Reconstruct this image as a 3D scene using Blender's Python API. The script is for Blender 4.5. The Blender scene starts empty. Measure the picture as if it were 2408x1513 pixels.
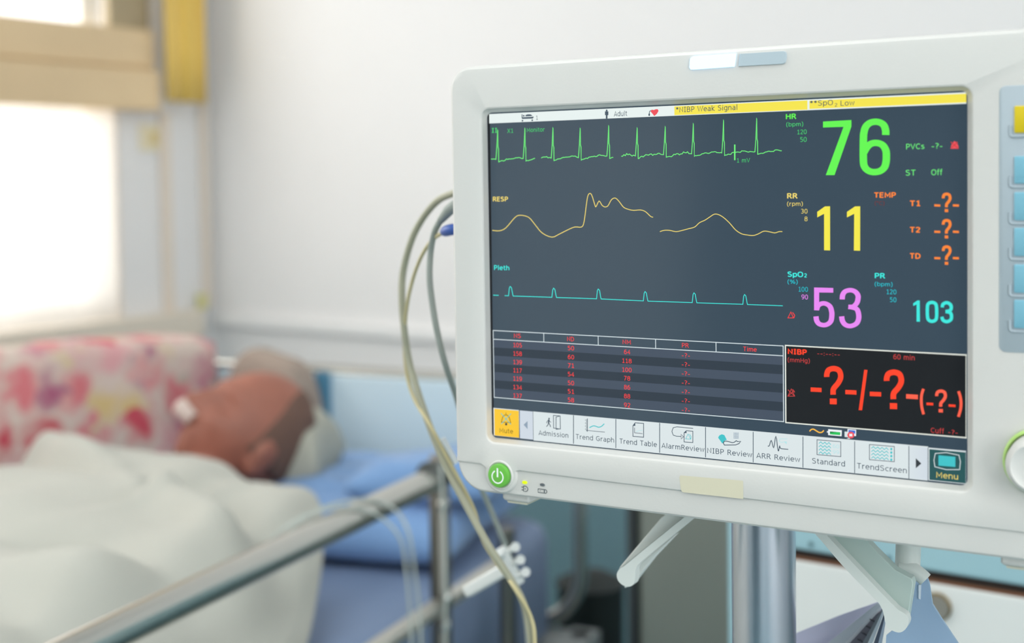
import bpy, bmesh, math, random
from mathutils import Vector as V, Matrix, noise
random.seed(7)
D = bpy.data
sc = bpy.context.scene
col = sc.collection
sc.view_settings.view_transform = 'Standard'
sc.view_settings.look = 'None'
sc.view_settings.gamma = 1.0
sc.view_settings.use_curve_mapping = False
sc.view_settings.exposure = 0.08

# ------------------------------------------------------------------ camera
F, CX, CY = 2977.1365, 1204.0, 550.0
R = Matrix(((0.999887269, -0.0150149709, 0.0),
            (-0.000627322, -0.0417750715, 0.999126844),
            (-0.0150018605, -0.999014211, -0.0417797814)))
CAM = V((0, 0, 1.35))
cd = D.cameras.new('camera')
cd.sensor_width = 36.0
cd.lens = F / 2408 * 36
cd.shift_y = -(756.5 - CY) / 2408
cd.clip_start = 0.02
cd.dof.use_dof = True
cd.dof.focus_distance = 0.667
cd.dof.aperture_fstop = 44.5 / 9.0
cam = D.objects.new('camera', cd)
col.objects.link(cam)
cm = Matrix.Identity(4)
for i in range(3):
    cm[i][0] = R[i][0]; cm[i][1] = -R[i][1]; cm[i][2] = -R[i][2]
cm.translation = CAM
cam.matrix_world = cm
sc.camera = cam

# ------------------------------------------------------------------ world and lamps
w = D.worlds.new('sky'); sc.world = w; w.use_nodes = True
bg = w.node_tree.nodes['Background']
bg.inputs[0].default_value = (1.0, 0.985, 0.96, 1)
bg.inputs[1].default_value = 2.2

RA = math.radians(35)                       # the room's own axes
N_BACK = V((math.sin(RA), math.cos(RA), 0))  # towards the wall behind the bed head
E_SIDE = V((math.cos(RA), -math.sin(RA), 0)) # along that wall, to the right
C_BACK, C_WIN, C_RIGHT, C_REAR, CEIL = 2.45, -2.75, 2.1, -2.6, 2.75
def RM(a, b, z=0.0):                        # room coordinates: a along the back wall, b depth
    return E_SIDE * a + N_BACK * b + V((0, 0, z))
def area(name, loc, sx, sy, power, color, target):
    l = D.lights.new(name, 'AREA'); l.shape = 'RECTANGLE'; l.size = sx; l.size_y = sy
    l.energy = power; l.color = color
    o = D.objects.new(name, l); col.objects.link(o); o.location = loc
    o.rotation_euler = (V(target) - V(loc)).to_track_quat('-Z', 'Y').to_euler()
    return o
area('window_daylight', RM(C_WIN - 0.45, 0.15, 1.7), 3.0, 2.0, 52, (1.0, 0.97, 0.94), RM(0.2, 0.5, 1.1))
for (a, b) in ((-0.8, 0.35), (0.9, 0.1), (-0.6, -1.3), (1.1, -1.5)):
    area('ceiling_lamp_light', RM(a, b, CEIL - 0.09), 1.2, 0.3, 8.6, (0.97, 1.0, 1.0), RM(a + 0.001, b, 0))

area('added_side_fill', RM(C_RIGHT + 0.3, -1.0, 1.6), 1.6, 1.4, 40, (0.97, 0.99, 1.0), RM(0, -0.4, 1.3))  # added fill light from the unseen right side, brightens the window wall

# ------------------------------------------------------------------ helpers
def ray(x, y):
    return R @ V(((x - CX) / F, (y - CY) / F, 1.0))
def at(x, y, d):
    return CAM + ray(x, y) * d               # a point at depth d (metres)
def hit(x, y, p0, n):
    r = ray(x, y); t = (V(p0) - CAM).dot(n) / r.dot(n)
    return CAM + r * t
def lin(c):
    return tuple((v / 12.92 if v <= 0.04045 else ((v + 0.055) / 1.055) ** 2.4) for v in c)
def rgb(r, g, b):
    return lin((r / 255, g / 255, b / 255))
MATS = {}
def mat(name, c, rough=0.5, metal=0.0, bump=0.0, bscale=40, emit=0.0, spec=0.5, mottle=0.0, mscale=8, alpha=1.0, trans=0.0, sheen=0.0, sss=0.0, coat=0.0):
    if name in MATS: return MATS[name]
    m = D.materials.new(name); m.use_nodes = True
    nt = m.node_tree; b = nt.nodes['Principled BSDF']
    b.inputs['Base Color'].default_value = (*c, 1)
    b.inputs['Roughness'].default_value = rough
    b.inputs['Metallic'].default_value = metal
    b.inputs['Specular IOR Level'].default_value = spec
    if alpha < 1: b.inputs['Alpha'].default_value = alpha
    if trans: b.inputs['Transmission Weight'].default_value = trans
    if sheen: b.inputs['Sheen Weight'].default_value = sheen
    if coat: b.inputs['Coat Weight'].default_value = coat
    if sss:
        b.inputs['Subsurface Weight'].default_value = sss
        b.inputs['Subsurface Radius'].default_value = (0.012, 0.005, 0.003)
        b.inputs['Subsurface Scale'].default_value = 1.0
    if emit:
        b.inputs['Emission Color'].default_value = (*c, 1)
        b.inputs['Emission Strength'].default_value = emit
    tc = None
    if bump or mottle:
        tc = nt.nodes.new('ShaderNodeTexCoord')
    if bump:
        n = nt.nodes.new('ShaderNodeTexNoise'); n.inputs['Scale'].default_value = bscale; n.inputs['Detail'].default_value = 4
        bp = nt.nodes.new('ShaderNodeBump'); bp.inputs['Strength'].default_value = bump; bp.inputs['Distance'].default_value = 0.01
        nt.links.new(tc.outputs['Object'], n.inputs['Vector'])
        nt.links.new(n.outputs['Fac'], bp.inputs['Height']); nt.links.new(bp.outputs['Normal'], b.inputs['Normal'])
    if mottle:
        n = nt.nodes.new('ShaderNodeTexNoise'); n.inputs['Scale'].default_value = mscale; n.inputs['Detail'].default_value = 5
        r = nt.nodes.new('ShaderNodeValToRGB')
        r.color_ramp.elements[0].position = 0.3; r.color_ramp.elements[1].position = 0.7
        r.color_ramp.elements[0].color = (*[v * (1 - mottle) for v in c], 1)
        r.color_ramp.elements[1].color = (*[min(1, v * (1 + mottle * 0.6)) for v in c], 1)
        nt.links.new(tc.outputs['Object'], n.inputs['Vector']); nt.links.new(n.outputs['Fac'], r.inputs['Fac'])
        nt.links.new(r.outputs['Color'], b.inputs['Base Color'])
    MATS[name] = m
    return m
def glow(name, c, s=1.0):                    # a lit patch of the screen or a lamp
    if name in MATS: return MATS[name]
    m = D.materials.new(name); m.use_nodes = True; nt = m.node_tree
    b = nt.nodes['Principled BSDF']
    b.inputs['Base Color'].default_value = (0.01, 0.01, 0.01, 1)
    b.inputs['Roughness'].default_value = 0.25
    b.inputs['Specular IOR Level'].default_value = 0.25
    b.inputs['Emission Color'].default_value = (*c, 1); b.inputs['Emission Strength'].default_value = s
    MATS[name] = m
    return m

class MB:
    def __init__(s): s.v = []; s.f = []; s.m = []
    def add(s, vs, fs, mi=0):
        o = len(s.v); s.v += [V(p) for p in vs]
        for f in fs: s.f.append([i + o for i in f]); s.m.append(mi)
        return s
    def box(s, lo, hi, mi=0, T=None):
        x0, y0, z0 = lo; x1, y1, z1 = hi
        vs = [V(p) for p in ((x0,y0,z0),(x1,y0,z0),(x1,y1,z0),(x0,y1,z0),(x0,y0,z1),(x1,y0,z1),(x1,y1,z1),(x0,y1,z1))]
        if T: vs = [T(*p) for p in vs]
        return s.add(vs, [(0,3,2,1),(4,5,6,7),(0,1,5,4),(1,2,6,5),(2,3,7,6),(3,0,4,7)], mi)
    def loops(s, rings, mi=0, cap0=True, cap1=True, closed=True):
        n = len(rings[0]); o = len(s.v)
        for r in rings: s.v += [V(p) for p in r]
        for k in range(len(rings) - 1):
            for i in range(n if closed else n - 1):
                j = (i + 1) % n
                s.f.append([o + k*n + i, o + k*n + j, o + (k+1)*n + j, o + (k+1)*n + i]); s.m.append(mi)
        if cap0: s.f.append([o + i for i in range(n)][::-1]); s.m.append(mi)
        if cap1: s.f.append([o + (len(rings)-1)*n + i for i in range(n)]); s.m.append(mi)
        return s
    def tube(s, pts, r, n=12, mi=0, caps=True, closed=False):
        pts = [V(p) for p in pts]; N = len(pts)
        rr = r if isinstance(r, (list, tuple)) else [r] * N
        tg = []
        for i in range(N):
            a = pts[(i-1) % N] if (closed or i > 0) else pts[0]
            b = pts[(i+1) % N] if (closed or i < N-1) else pts[-1]
            tg.append((b - a).normalized())
        up = V((0,0,1)) if abs(tg[0].z) < 0.9 else V((1,0,0))
        nrm = (up - tg[0] * up.dot(tg[0])).normalized()
        rings = []
        for i in range(N):
            nrm = (nrm - tg[i] * nrm.dot(tg[i])).normalized(); bn = tg[i].cross(nrm)
            rings.append([pts[i] + (nrm * math.cos(2*math.pi*k/n) + bn * math.sin(2*math.pi*k/n)) * rr[i] for k in range(n)])
        if closed: rings.append(rings[0])
        return s.loops(rings, mi, caps and not closed, caps and not closed)
    def lathe(s, base, axis, prof, n=32, mi=0, cap=True):   # prof: list of (radius, height)
        axis = V(axis).normalized(); a = axis.orthogonal().normalized(); b = axis.cross(a); base = V(base)
        rings = [[base + axis*h + (a*math.cos(2*math.pi*k/n) + b*math.sin(2*math.pi*k/n))*r for k in range(n)] for r, h in prof]
        return s.loops(rings, mi, cap, cap)
def smooth_path(pts, k=6, closed=False):
    pts = [V(p) for p in pts]; N = len(pts); out = []
    for i in range(N if closed else N - 1):
        g = (lambda q: pts[q % N]) if closed else (lambda q: pts[max(0, min(N-1, q))])
        p0, p1, p2, p3 = g(i-1), g(i), g(i+1), g(i+2)
        for j in range(k):
            t = j / k
            out.append(0.5 * ((2*p1) + (p2-p0)*t + (2*p0 - 5*p1 + 4*p2 - p3)*t*t + (3*p1 - p0 - 3*p2 + p3)*t**3))
    if not closed: out.append(pts[-1])
    return out
def tag(o, label=None, cat=None, group=None, kind=None):
    if label: o['label'] = label
    if cat: o['category'] = cat
    if group: o['group'] = group
    if kind: o['kind'] = kind
    return o
MW = {}
def thing(name, label, cat, loc=(0,0,0), rz=0.0, group=None):
    o = D.objects.new(name, None); col.objects.link(o)
    o.empty_display_size = 0.05
    o.location = loc; o.rotation_euler = (0, 0, rz)
    MW[o.name] = Matrix.Translation(V(loc)) @ Matrix.Rotation(rz, 4, 'Z')
    return tag(o, label, cat, group)
def obj(name, mb, mats, parent=None, smooth=True, bevel=0.0, segs=2, subsurf=0, angle=40, origin=None, label=None):
    """one mesh object out of world coordinates; a child keeps its thing's frame"""
    if not isinstance(mats, (list, tuple)): mats = [mats]
    base = MW[parent.name] if parent is not None else Matrix.Translation(V(origin) if origin is not None else V((0,0,0)))
    if parent is None and origin is None and mb.v:
        c = sum(mb.v, V((0,0,0))) / len(mb.v); c.z = min(p.z for p in mb.v)
        base = Matrix.Translation(c)
    inv = base.inverted()
    me = D.meshes.new(name)
    me.from_pydata([inv @ p for p in mb.v], [], mb.f)
    for m in mats: me.materials.append(m)
    for p, mi in zip(me.polygons, mb.m): p.material_index = mi
    bm = bmesh.new(); bm.from_mesh(me)
    bmesh.ops.recalc_face_normals(bm, faces=bm.faces) if smooth != 'flat' else None
    bm.to_mesh(me); bm.free()
    if smooth is True:
        me.shade_smooth(); me.set_sharp_from_angle(angle=math.radians(angle))
    o = D.objects.new(name, me); col.objects.link(o)
    if parent is not None:
        o.parent = parent; MW[o.name] = base
    else:
        o.matrix_world = base; MW[o.name] = base
    if bevel:
        b = o.modifiers.new('bevel', 'BEVEL'); b.width = bevel; b.segments = segs; b.limit_method = 'ANGLE'; b.angle_limit = math.radians(35)
        b.harden_normals = False
    if subsurf:
        q = o.modifiers.new('subsurf', 'SUBSURF'); q.levels = subsurf; q.render_levels = subsurf
    if label: o['label'] = label
    return o
def struct(name, mb, m, **k):
    return tag(obj(name, mb, m, **k), kind='structure')

# ------------------------------------------------------------------ materials
white_plastic = mat('monitor_white_plastic', rgb(211, 211, 207), 0.42, bump=0.02, bscale=500)
lip_plastic = mat('monitor_lip_plastic', rgb(212, 212, 208), 0.42)
wall_paint = mat('white_wall_paint', rgb(243, 243, 243), 0.75, bump=0.03, bscale=60, mottle=0.015, mscale=2)
teal_paint = mat('teal_wall_paint', rgb(122, 158, 168), 0.6, mottle=0.06, mscale=3)
floor_mat = mat('floor_tiles', rgb(108, 146, 154), 0.35, mottle=0.08, mscale=5)
chrome = mat('brushed_chrome_tube', rgb(196, 196, 190), 0.2, 1.0)
dark_steel = mat('dull_steel', rgb(128, 126, 120), 0.35, 1.0)
tan_wood = mat('tan_painted_wood', rgb(232, 206, 164), 0.5, mottle=0.08, mscale=3)
yellow_cloth = mat('yellow_curtain_cloth', rgb(240, 204, 104), 0.8, sheen=0.3)
blue_cloth = mat('blue_cotton_cloth', rgb(128, 166, 214), 0.85, sheen=0.3, mottle=0.10, mscale=6)
slate_cloth = mat('grey_blue_mattress_vinyl', rgb(130, 150, 182), 0.6, mottle=0.06, mscale=4)
cream_cloth = mat('cream_blanket_cloth', rgb(190, 190, 181), 0.9, sheen=0.1, mottle=0.04, mscale=5)
pale_blue = mat('pale_blue_panel', rgb(214, 234, 242), 0.5)

# ------------------------------------------------------------------ room shell
T_ = 0.1
A0, A1 = C_WIN, C_RIGHT
B0, B1 = C_REAR, C_BACK
def rbox(mb, a0, a1, b0, b1, z0, z1, mi=0):
    return mb.box((a0, b0, z0), (a1, b1, z1), mi, T=lambda a, b, z: RM(a, b, z))
struct('floor', rbox(MB(), A0 - T_, A1 + T_, B0 - T_, B1 + T_, -0.1, 0.0), floor_mat, smooth=False)
struct('ceiling', rbox(MB(), A0 - T_, A1 + T_, B0 - T_, B1 + T_, CEIL, CEIL + 0.1), wall_paint, smooth=False)
mb = MB(); rbox(mb, A0 - T_, A1 + T_, B1, B1 + T_, 0.0, CEIL)
struct('wall_back', mb, wall_paint, smooth=False)
struct('trim_1', rbox(MB(), A0 + 0.02, A1 - 0.01, B1 - 0.012, B1 - 0.0005, 0.12, 0.62), teal_paint, smooth=False, bevel=0.003)
struct('trim_2', rbox(MB(), A0 + 0.02, A1 - 0.01, B1 - 0.022, B1 - 0.0005, 0.955, 0.985), mat('white_gloss_trim', rgb(244, 245, 245), 0.4), smooth=False, bevel=0.004)
struct('baseboard_back', rbox(MB(), A0 + 0.02, A1 - 0.01, B1 - 0.016, B1 - 0.0005, 0.0, 0.11), mat('grey_skirting', rgb(120, 130, 132), 0.5), smooth=False, bevel=0.003)
mb = MB(); rbox(mb, A1, A1 + T_, B0 - T_, -1.8, 0.0, CEIL); rbox(mb, A1, A1 + T_, -0.2, B1, 0.0, CEIL); rbox(mb, A1, A1 + T_, -1.8, -0.2, 0, 0.9); rbox(mb, A1, A1 + T_, -1.8, -0.2, 2.3, CEIL)
struct('wall_right', mb, wall_paint, smooth=False)
mb = MB()
for (b0, b1, z0, z1) in ((-1.799, -0.201, 0.901, 0.95), (-1.799, -0.201, 2.25, 2.299), (-1.799, -1.75, 0.95, 2.25), (-0.25, -0.201, 0.95, 2.25), (-1.02, -0.98, 0.95, 2.25)): rbox(mb, A1 + 0.03, A1 + 0.07, b0, b1, z0, z1)
struct('added_window', mb, mat('white_window_frame', rgb(235, 232, 224), 0.4), smooth=False)  # unseen window frame added to go with the side fill light
struct('dark_reflection_panel', rbox(MB(), -1.25, 0.35, B0 + 0.0005, B0 + 0.045, 0.001, 2.1), mat('slate_panel_paint', rgb(66, 74, 84), 0.5), smooth=False, bevel=0.004)  # unseen dark panel added so the screen's right part reflects darker
struct('wall_rear', rbox(MB(), A0 - T_, A1 + T_, B0 - T_, B0, 0.0, CEIL), wall_paint, smooth=False)
# window wall: openings above and below a wooden transom
def wb(x, y):                                # room depth b where this picture ray meets the window wall
    p = hit(x, y, RM(A0, 0), E_SIDE); return p.dot(N_BACK), p.z
b_open = wb(262, 400)[0]                     # window's right jamb
b_tr = wb(338, 150)[0]
z_sill = wb(120, 765)[1]; z_bt = wb(100, 50)[1]; z_bb = wb(100, 252)[1]; z_top = 2.35
B_L = -1.6
mb = MB()
rbox(mb, A0 - T_, A0, B0, B_L, 0, CEIL); rbox(mb, A0 - T_, A0, b_open, B1, 0, CEIL)
rbox(mb, A0 - T_, A0, B_L, b_open, 0, z_sill); rbox(mb, A0 - T_, A0, B_L, b_open, z_top, CEIL)
struct('wall_window', mb, wall_paint, smooth=False)
mb = MB()
zt = z_bt; zb = z_bb; zm = (zt + zb) / 2
rbox(mb, A0 + 0.001, A0 + 0.045, B_L, b_tr, zm + 0.006, zt); rbox(mb, A0 + 0.001, A0 + 0.065, B_L, b_tr, zb, zm - 0.002)
rbox(mb, A0 + 0.001, A0 + 0.04, B_L, b_tr, zm - 0.002, zm + 0.006)
struct('trim_3', mb, tan_wood, smooth=False, bevel=0.006)
b_mu = wb(240, 40)[0]
struct('trim_4', rbox(MB(), A0 + 0.001, A0 + 0.03, b_mu, b_tr, zt, z_top), mat('brown_window_post', rgb(176, 160, 128), 0.5, mottle=0.1), smooth=False, bevel=0.004)
struct('trim_5', rbox(MB(), A0 + 0.001, A0 + 0.05, B_L, wb(455, 740)[0], z_sill - 0.075, z_sill), mat('warm_white_sill', rgb(238, 228, 212), 0.5), smooth=False, bevel=0.006)
wv = mat('warm_white_wood', rgb(240, 228, 214), 0.6)
for k, (x0, x1) in enumerate(((262, 274), (376, 398), (470, 487))):
    b0, b1 = wb(x0, 500)[0], wb(x1, 500)[0]
    struct('trim_%d' % (6 + k), rbox(MB(), A0 + 0.001, A0 + 0.016, b0, b1, z_sill, zb - 0.001 if k < 2 else CEIL - 0.01), wv, smooth=False, bevel=0.003)
# glass and frame of the window in the wall
win = thing('window_1', None, None, RM(A0 - 0.06, (B_L + b_open) / 2, z_sill)); win['kind'] = 'structure'
mb = MB()
for (c0, c1, d0, d1) in ((B_L + 0.001, b_open - 0.001, z_sill + 0.001, z_sill + 0.05), (B_L + 0.001, b_open - 0.001, z_top - 0.05, z_top - 0.001), (B_L + 0.001, B_L + 0.05, z_sill + 0.05, z_top - 0.05), (b_open - 0.05, b_open - 0.001, z_sill + 0.05, z_top - 0.05), (-0.35, -0.3, z_sill + 0.05, z_top - 0.05)):
    rbox(mb, A0 - 0.09, A0 - 0.04, c0, c1, d0, d1)
obj('window_frame', mb, mat('white_window_frame', rgb(235, 232, 224), 0.4), win, smooth=False)
pane = D.materials.new('window_glass'); pane.use_nodes = True; nt = pane.node_tree; nt.nodes.clear()
om = nt.nodes.new('ShaderNodeOutputMaterial'); mx = nt.nodes.new('ShaderNodeMixShader'); tr = nt.nodes.new('ShaderNodeBsdfTransparent'); gl = nt.nodes.new('ShaderNodeBsdfGlossy')
gl.inputs['Roughness'].default_value = 0.02; mx.inputs[0].default_value = 0.05
nt.links.new(tr.outputs[0], mx.inputs[1]); nt.links.new(gl.outputs[0], mx.inputs[2]); nt.links.new(mx.outputs[0], om.inputs[0])
mb = MB(); rbox(mb, A0 - 0.068, A0 - 0.062, B_L + 0.04, b_open - 0.04, z_sill + 0.04, z_top - 0.04)
obj('window_pane', mb, pane, win, smooth=False)
# sheer curtain gathered below the transom
sheer = D.materials.new('sheer_white_curtain'); sheer.use_nodes = True; nt = sheer.node_tree; nt.nodes.clear()
om = nt.nodes.new('ShaderNodeOutputMaterial'); a1 = nt.nodes.new('ShaderNodeMixShader'); a2 = nt.nodes.new('ShaderNodeMixShader')
df = nt.nodes.new('ShaderNodeBsdfDiffuse'); tl = nt.nodes.new('ShaderNodeBsdfTranslucent'); tr = nt.nodes.new('ShaderNodeBsdfTransparent')
df.inputs[0].default_value = (0.95, 0.94, 0.92, 1); tl.inputs[0].default_value = (0.98, 0.96, 0.93, 1)
a1.inputs[0].default_value = 0.6; a2.inputs[0].default_value = 0.35
nt.links.new(df.outputs[0], a1.inputs[1]); nt.links.new(tl.outputs[0], a1.inputs[2])
nt.links.new(a1.outputs[0], a2.inputs[1]); nt.links.new(tr.outputs[0], a2.inputs[2]); nt.links.new(a2.outputs[0], om.inputs[0])
def curtain(name, bs, be, z0, z1, a, amp, n, m, label, cat, thick=0.002, seed=0):
    mb = MB(); N = n * 10
    rows = []
    for z in [z0 + (z1 - z0) * j / 8 for j in range(9)]:
        row = []
        for i in range(N + 1):
            t = i / N
            ph = 2 * math.pi * n * t + 0.5 * math.sin(5 * t + seed)
            row.append(RM(a + amp * math.sin(ph) * (0.75 + 0.25 * math.sin(z * 3 + i * 0.05)), bs + (be - bs) * t, z))
        rows.append(row)
    mb.loops(rows, closed=False, cap0=False, cap1=False)
    o = obj(name, mb, m); s = o.modifiers.new('solid', 'SOLIDIFY'); s.thickness = thick
    return tag(o, label, cat)
curtain('sheer_curtain', B_L + 0.02, b_open - 0.005, z_sill + 0.002, zb - 0.003, A0 + 0.03, 0.012, 16, sheer, 'sheer white curtain glowing in the lower window under the tan beam', 'curtain', seed=1)
by0, by1 = wb(343, 100)[0], wb(437, 100)[0]
curtain('yellow_curtain', by0, by1, wb(390, 243)[1], CEIL - 0.02, A0 + 0.075, 0.016, 2, yellow_cloth, 'yellow curtain hanging bunched at the right end of the tan window beam', 'curtain', 0.004, 2)
# wall switch on the white strip beside the window
ps = wb(361, 325); bs_, zs_ = ps
sw = thing('wall_switch', 'small pale yellow wall switch on the white strip right of the curtained window', 'switch', RM(A0, bs_, zs_ - 0.03), -RA)
obj('switch_plate', rbox(MB(), A0 + 0.0005, A0 + 0.008, bs_ - 0.05, bs_ + 0.03, zs_ - 0.035, zs_ + 0.035), mat('pale_yellow_plastic', rgb(244, 234, 204), 0.5), sw, smooth=False, bevel=0.002)
obj('switch_rocker', rbox(MB(), A0 + 0.008, A0 + 0.013, bs_ - 0.018, bs_ + 0.004, zs_ - 0.017, zs_ + 0.017), mat('mustard_plastic', rgb(226, 204, 136), 0.5), sw, smooth=False, bevel=0.002)
ck = wb(467, 708)
tag(obj('wall_socket', rbox(MB(), A0 + 0.017, A0 + 0.024, ck[0] - 0.022, ck[0] + 0.012, ck[1] - 0.022, ck[1] + 0.022), mat('lime_plastic', rgb(226, 222, 160), 0.5), smooth=False, bevel=0.002), 'tiny lime yellow fitting low on the white trim in the room corner', 'socket')
# ceiling lamps (above the picture)
for i, (a, b) in enumerate(((-0.8, 0.35), (0.9, 0.1), (-0.6, -1.3), (1.1, -1.5))):
    t = thing('ceiling_lamp', 'long white fluorescent lamp on the ceiling', 'lamp', RM(a, b, CEIL - 0.06), -RA, 'fluorescent lamps on the ceiling')
    obj('lamp_housing', rbox(MB(), a - 0.6, a + 0.6, b - 0.1, b + 0.1, CEIL - 0.06, CEIL - 0.0005), white_plastic, t, smooth=False, bevel=0.004)
    obj('lamp_tube', MB().tube([RM(a - 0.56, b, CEIL - 0.075), RM(a + 0.56, b, CEIL - 0.075)], 0.014), glow('lamp_tube_glow', (1, 1, 1), 6), t)

#SPLIT_MONITOR
# ------------------------------------------------------------------ patient monitor
TL = V((-0.01306988, 0.72625181, 1.38871703))
EX = V((0.86669552, -0.49883752, 0)); EN = V((-0.49883752, -0.86669552, 0)); EZ = V((0, 0, -1))
SW, SH = 0.26205, 0.1865
def S(s, t, off=0.0): return TL + EX * s + EZ * t + EN * off
def st(x, y, off=0.0):                       # picture point -> metres across / down the monitor's front
    p = hit(x, y, TL + EN * off, EN) - (TL + EN * off)
    return p.dot(EX), p.dot(EZ)
ML, MT, MR, MBT = -0.0208, -0.0272, 0.3285, 0.2182
def rrect(l, t, r, b, rad, off, n=8):
    if not isinstance(rad, (list, tuple)): rad = [rad] * 4
    out = []
    for (cx, cy, a0, q) in ((l + rad[0], t + rad[0], 180, rad[0]), (r - rad[1], t + rad[1], 270, rad[1]), (r - rad[2], b - rad[2], 0, rad[2]), (l + rad[3], b - rad[3], 90, rad[3])):
        for k in range(n + 1):
            a = math.radians(a0 + 90 * k / n)
            out.append(S(cx + q * math.cos(a), cy + q * math.sin(a), off))
    return out
mon = thing('patient_monitor', 'white bedside patient monitor with a lit screen of vital signs on a pole', 'monitor', S((ML + MR) / 2, MBT, -0.04), math.atan2(EX.y, EX.x))
RO = [0.0135, 0.0135, 0.018, 0.018]
def ro(d): return [q - d for q in RO]
mb = MB()
mb.loops([rrect(ML + 0.022, MT + 0.02, MR - 0.022, MBT - 0.02, 0.02, -0.085),
          rrect(ML + 0.012, MT + 0.012, MR - 0.012, MBT - 0.012, 0.02, -0.083),
          rrect(ML + 0.006, MT + 0.006, MR - 0.006, MBT - 0.006, ro(0.0), -0.07),
          rrect(ML + 0.003, MT + 0.002, MR - 0.003, MBT - 0.002, RO, -0.03),
          rrect(ML + 0.001, MT + 0.0008, MR - 0.001, MBT - 0.0008, RO, -0.006),
          rrect(ML, MT, MR, MBT, RO, 0.000),
          rrect(ML, MT, MR, MBT, RO, 0.0030),
          rrect(ML + 0.0006, MT + 0.0006, MR - 0.0006, MBT - 0.0006, ro(0.0006), 0.0050),
          rrect(ML + 0.0018, MT + 0.0018, MR - 0.0018, MBT - 0.0018, ro(0.0018), 0.0061),
          rrect(ML + 0.0036, MT + 0.0036, MR - 0.0036, MBT - 0.0036, ro(0.0034), 0.0064),
          rrect(-0.0014, -0.0036, 0.2678, 0.1904, 0.006, 0.0064), rrect(-0.0014, -0.0036, 0.2678, 0.1904, 0.006, -0.0012),
          rrect(-0.0002, -0.0002, SW + 0.0002, SH + 0.0002, 0.003, -0.0012)], cap1=False)
obj('housing', mb, white_plastic, mon, angle=30)
# raised front fascia, ending above the lower lip and bulging round the power button
bc = (0.0098, 0.2060)
def fascia(ks, kb, off):
    out = []
    l, t, r = ML + ks, MT + ks, MR - ks; rad = RO[0] - ks*0.9
    for (cx, cy, a0) in ((l + rad, t + rad, 180), (r - rad, t + rad, 270)):
        for k in range(9):
            a = math.radians(a0 + 90*k/8); out.append((cx + rad*math.cos(a), cy + rad*math.sin(a)))
    out += [(r, 0.2046 - kb), (0.0285, 0.2031 - kb), (0.0232 - kb, 0.2029 - kb)]
    for k in range(17):
        a = math.radians(-18 + 216*k/16); out.append((bc[0] + (0.0108 - kb)*math.cos(a), bc[1] + (0.0108 - kb)*math.sin(a)))
    out += [(-0.0035, 0.2017 - kb), (l, 0.2014 - kb)]
    return [S(a, b, off) for a, b in out]
inner = [rrect(-0.0008, -0.0030, 0.2672, 0.1898, 0.0062, 0.0082), rrect(0.0002, -0.0022, 0.2662, 0.1886, 0.0055, 0.0078),
         rrect(0.0006, -0.0018, 0.2655, 0.1878, 0.005, 0.0068), rrect(-0.0002, -0.0002, SW + 0.0002, SH + 0.0002, 0.003, -0.0004)]
mb = MB(); outer = [fascia(0.0004, 0.0, 0.0050), fascia(0.0010, 0.0002, 0.0070), fascia(0.0024, 0.0009, 0.0079), fascia(0.0045, 0.0019, 0.0082)]
mb.loops(outer, cap0=False, cap1=False); n0 = len(outer[0]); o1 = 3*n0
o2 = len(mb.v); mb.loops(inner, cap0=False, cap1=False); n1 = 36
tmp = bmesh.new(); tv = [tmp.verts.new(p) for p in outer[-1]]; ti = [tmp.verts.new(p) for p in inner[0]]
es = [tmp.edges.new((tv[k], tv[(k+1) % n0])) for k in range(n0)] + [tmp.edges.new((ti[k], ti[(k+1) % n1])) for k in range(n1)]
bmesh.ops.triangle_fill(tmp, edges=es, use_beauty=True, normal=EN)
tmp.verts.index_update(); idx = {v.index: (o1 + v.index if v.index < n0 else o2 + v.index - n0) for v in tmp.verts}
for f in tmp.faces: mb.f.append([idx[v.index] for v in f.verts]); mb.m.append(0)
tmp.free()
obj('front_fascia', mb, white_plastic, mon, angle=24)
# screen glass
scr_m = D.materials.new('screen_glass'); scr_m.use_nodes = True; nt = scr_m.node_tree; b = nt.nodes['Principled BSDF']
b.inputs['Base Color'].default_value = (0.02, 0.026, 0.032, 1); b.inputs['Roughness'].default_value = 0.12; b.inputs['Specular IOR Level'].default_value = 0.5
b.inputs['Emission Color'].default_value = (*rgb(50, 68, 82), 1); b.inputs['Emission Strength'].default_value = 0.8
screen = obj('display_screen', MB().add(rrect(-0.0004, -0.0004, SW + 0.0004, SH + 0.0004, 0.003, 0.0), [list(range(36))]), scr_m, mon, smooth=False, label='dark glass display')
GC = dict(white=(226, 236, 234), yel=(240, 224, 78), green=(98, 240, 80), lgreen=(110, 235, 120), dgreen=(70, 200, 110), yellow=(240, 228, 72), pyel=(232, 210, 110),
          cyan=(60, 228, 218), dcyan=(30, 190, 205), pink=(228, 134, 238), orange=(255, 134, 50), red=(255, 66, 36), tred=(255, 62, 62), dred=(200, 62, 62), ink=(68, 84, 98),
          line=(206, 218, 222), cream=(226, 230, 220), mute=(244, 196, 48), key=(214, 224, 226), key2=(202, 212, 222), teal=(64, 190, 196), ltel=(178, 222, 226), menu=(38, 84, 86), grey=(140, 158, 176),
          border=(10, 14, 20), band=(66, 78, 94), band2=(44, 56, 68), dark=(52, 58, 64), heart=(232, 78, 88), black=(20, 24, 28), batt=(40, 190, 90), batd=(16, 120, 60), blue=(60, 110, 210), psheet=(236, 240, 244), mtext=(120, 96, 36), brn=(120, 50, 48), wave=(255, 190, 70), palered=(255, 96, 72))
def gm(k): return glow('screen_' + k, rgb(*GC[k]), 1.0)
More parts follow.
